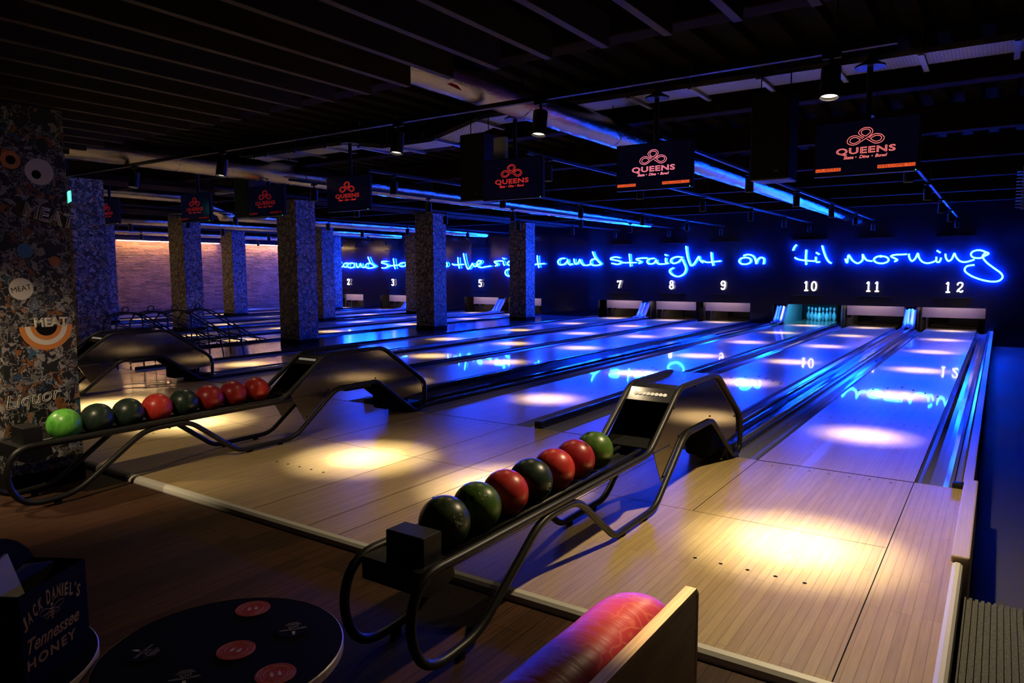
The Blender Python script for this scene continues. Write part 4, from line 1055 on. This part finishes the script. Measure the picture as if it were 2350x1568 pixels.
# dark box with gold print
O_ = (.069, -4.9355, .5203)
t = thing('table_caddy', 'dark navy table box with gold honey lettering at lower left', 'box', O_, kind='thing')
F = Matrix.Identity(4)
dx, dn = Vector((-.5, .866, 0)), Vector((.866, .5, 0))
Rm = frame((0, 0, 0), dx, (0, 0, 1))      # local x along the face, y up, z outwards
def cb(x0, x1, y0, y1, z0, z1, bev=0): return bx(x0, x1, y0, y1, z0, z1, bev, Rm)
obj('front_side', cb(0, .22, 0, .229, -.004, 0), M_navy, t)
bm = BM(); prism(bm, [(0,0),(.22,0),(.22,.232),(.20,.262),(.17,.29),(.14,.308),(.11,.318),(.08,.308),(.05,.29),(.02,.262),(0,.232)], 'z', -.14, -.136); xform(bm, Rm); obj('back_side', bm, M_navy, t)
obj('right_side', cb(.216, .22, 0, .229, -.136, -.004), M_navy, t)
obj('left_side', cb(0, .004, 0, .229, -.136, -.004), M_black, t)
obj('bottom', cb(.004, .216, 0, .004, -.136, -.004), M_black, t)
bm = BM(); prism(bm, [(.02,.10),(.20,.10),(.20,.229),(.15,.245),(.10,.262),(.05,.245),(.02,.229)], 'z', -.074, -.068); xform(bm, Rm); obj('carry_divider', bm, M_black, t)
def cap_text(s, x, y, size, wid=None, hgt=None, shear=0, spacing=1.0, bold=0.0):
    bm = text_mesh(s, size, .0003, 0, shear, spacing, bold=bold)
    xs = [v.co.x for v in bm.verts]; ys = [v.co.y for v in bm.verts]; cx, cy = (max(xs)+min(xs))/2, (max(ys)+min(ys))/2
    kx = wid/(max(xs)-min(xs)) if wid else 1; ky = hgt/(max(ys)-min(ys)) if hgt else 1
    for v in bm.verts: v.co = Vector(((v.co.x-cx)*kx+x, (v.co.y-cy)*ky+y, v.co.z+.0006))
    return bm
bm = BM()
s = "JACK DANIEL'S"; n = len(s); widths = {'J':.8,'I':.5,' ':.55,"'":.4}
tot = sum(widths.get(c, 1) for c in s); pos = 0
for i, ch in enumerate(s):
    wv = widths.get(ch, 1); u = (pos+wv/2)/tot; pos += wv
    if ch == ' ': continue
    x = .004+.193*u; a = (u-.5); y = .192-.115*a*a*1.3; rot = -a*.55
    hh = .036 if ch in 'JD' else .031
    b2 = text_mesh(ch, .04, .0003, bold=.0012); xs = [v.co.x for v in b2.verts]; ys = [v.co.y for v in b2.verts]; cx, cy = (max(xs)+min(xs))/2, (max(ys)+min(ys))/2
    kx = (.0125 if ch not in "I'" else .0045)/(max(xs)-min(xs)); ky = (hh if ch != "'" else .009)/(max(ys)-min(ys))
    for v in b2.verts: v.co = Vector(((v.co.x-cx)*kx, (v.co.y-cy)*ky+(.012 if ch == "'" else 0), v.co.z+.0006))
    b2.transform(Matrix.Translation((x, y, 0)) @ Matrix.Rotation(rot, 4, 'Z'))
    me = bpy.data.meshes.new('t'); b2.to_mesh(me); b2.free(); bm.from_mesh(me); bpy.data.meshes.remove(me)
xform(bm, Rm); obj('arched_lettering', bm, M_gold, t)
bm = cap_text('Tennessee', .100, .103, .03, .172, .034, .35, 1.0, .0005); xform(bm, Rm); obj('script_lettering', bm, M_gold, t)
bm = cap_text('HONEY', .090, .060, .03, .160, .025, 0, 1.25, .0009); xform(bm, Rm); obj('capitals_lettering', bm, M_gold, t)
bm = BM()   # bee emblem
for (x, y, w_, h_) in ((.0965,.168,.009,.008),(.0965,.158,.014,.006),(.0965,.150,.016,.0045),(.0965,.143,.014,.0045),(.0965,.136,.009,.004)):
    prism(bm, [(x+math.cos(a)*w_/2, y+math.sin(a)*h_/2) for a in [2*PI*q/12 for q in range(12)]], 'z', .0003, .0009)
for s in (-1, 1):
    for pts in ([(.0965+s*.006,.160),(.0965+s*.022,.166),(.0965+s*.040,.163),(.0965+s*.034,.154),(.0965+s*.018,.153),(.0965+s*.007,.157)], [(.0965+s*.006,.154),(.0965+s*.018,.150),(.0965+s*.026,.146),(.0965+s*.018,.142),(.0965+s*.008,.148)], [(.0965+s*.003,.171),(.0965+s*.009,.178),(.0965+s*.018,.181)], [(.0965+s*.007,.146),(.0965+s*.017,.137),(.0965+s*.019,.128)]):
        tube(bm, catmull([(a, b, .0006) for a, b in pts], 4), .0007, 4)
xform(bm, Rm); obj('bee_emblem', bm, M_gold, t)
bm = BM()
for i, y in enumerate((.09, .07, .05)): box(bm, -.0012, -.0004, y, y+.006, -.11+.01*i, -.03-.01*i)
xform(bm, Rm); obj('red_side_print', bm, M_redprint, t)
pc = thing('paper_card', 'pale folded paper card leaning inside the dark table box', 'paper card', O_, kind='thing')
m_ = Rm @ Matrix.Translation((.075, .012, -.04)) @ Matrix.Rotation(-.10, 4, 'X') @ Matrix.Rotation(.26, 4, 'Z')
obj('front_leaf', bx(0, .06, 0, .29, 0, .0008, 0, m_), M_paper, pc)
obj('rear_leaf', bx(0, .06, 0, .29, -.006, -.0052, 0, m_), M_paper, pc)
# wall-wash strips at the head of the brick wall
for i, (a, b) in enumerate(((-3, 6.9), (7.1, 10.95), (12.1, 14.6))):
    t = thing('wall_wash_light', 'warm light strip at the head of the brick wall, '+['left part hidden by columns', 'long middle part', 'right part'][i], 'light strip', (-23.12, (a+b)/2, 2.56), kind='thing', group='light strips above the brick wall')
    h = (b-a)/2
    obj('strip_housing', bx(-.03, .03, -h, h, 0, .015), M_black, t)
    obj('diffuser', bx(-.018, .018, -h, h, -.008, 0), M_led, t)
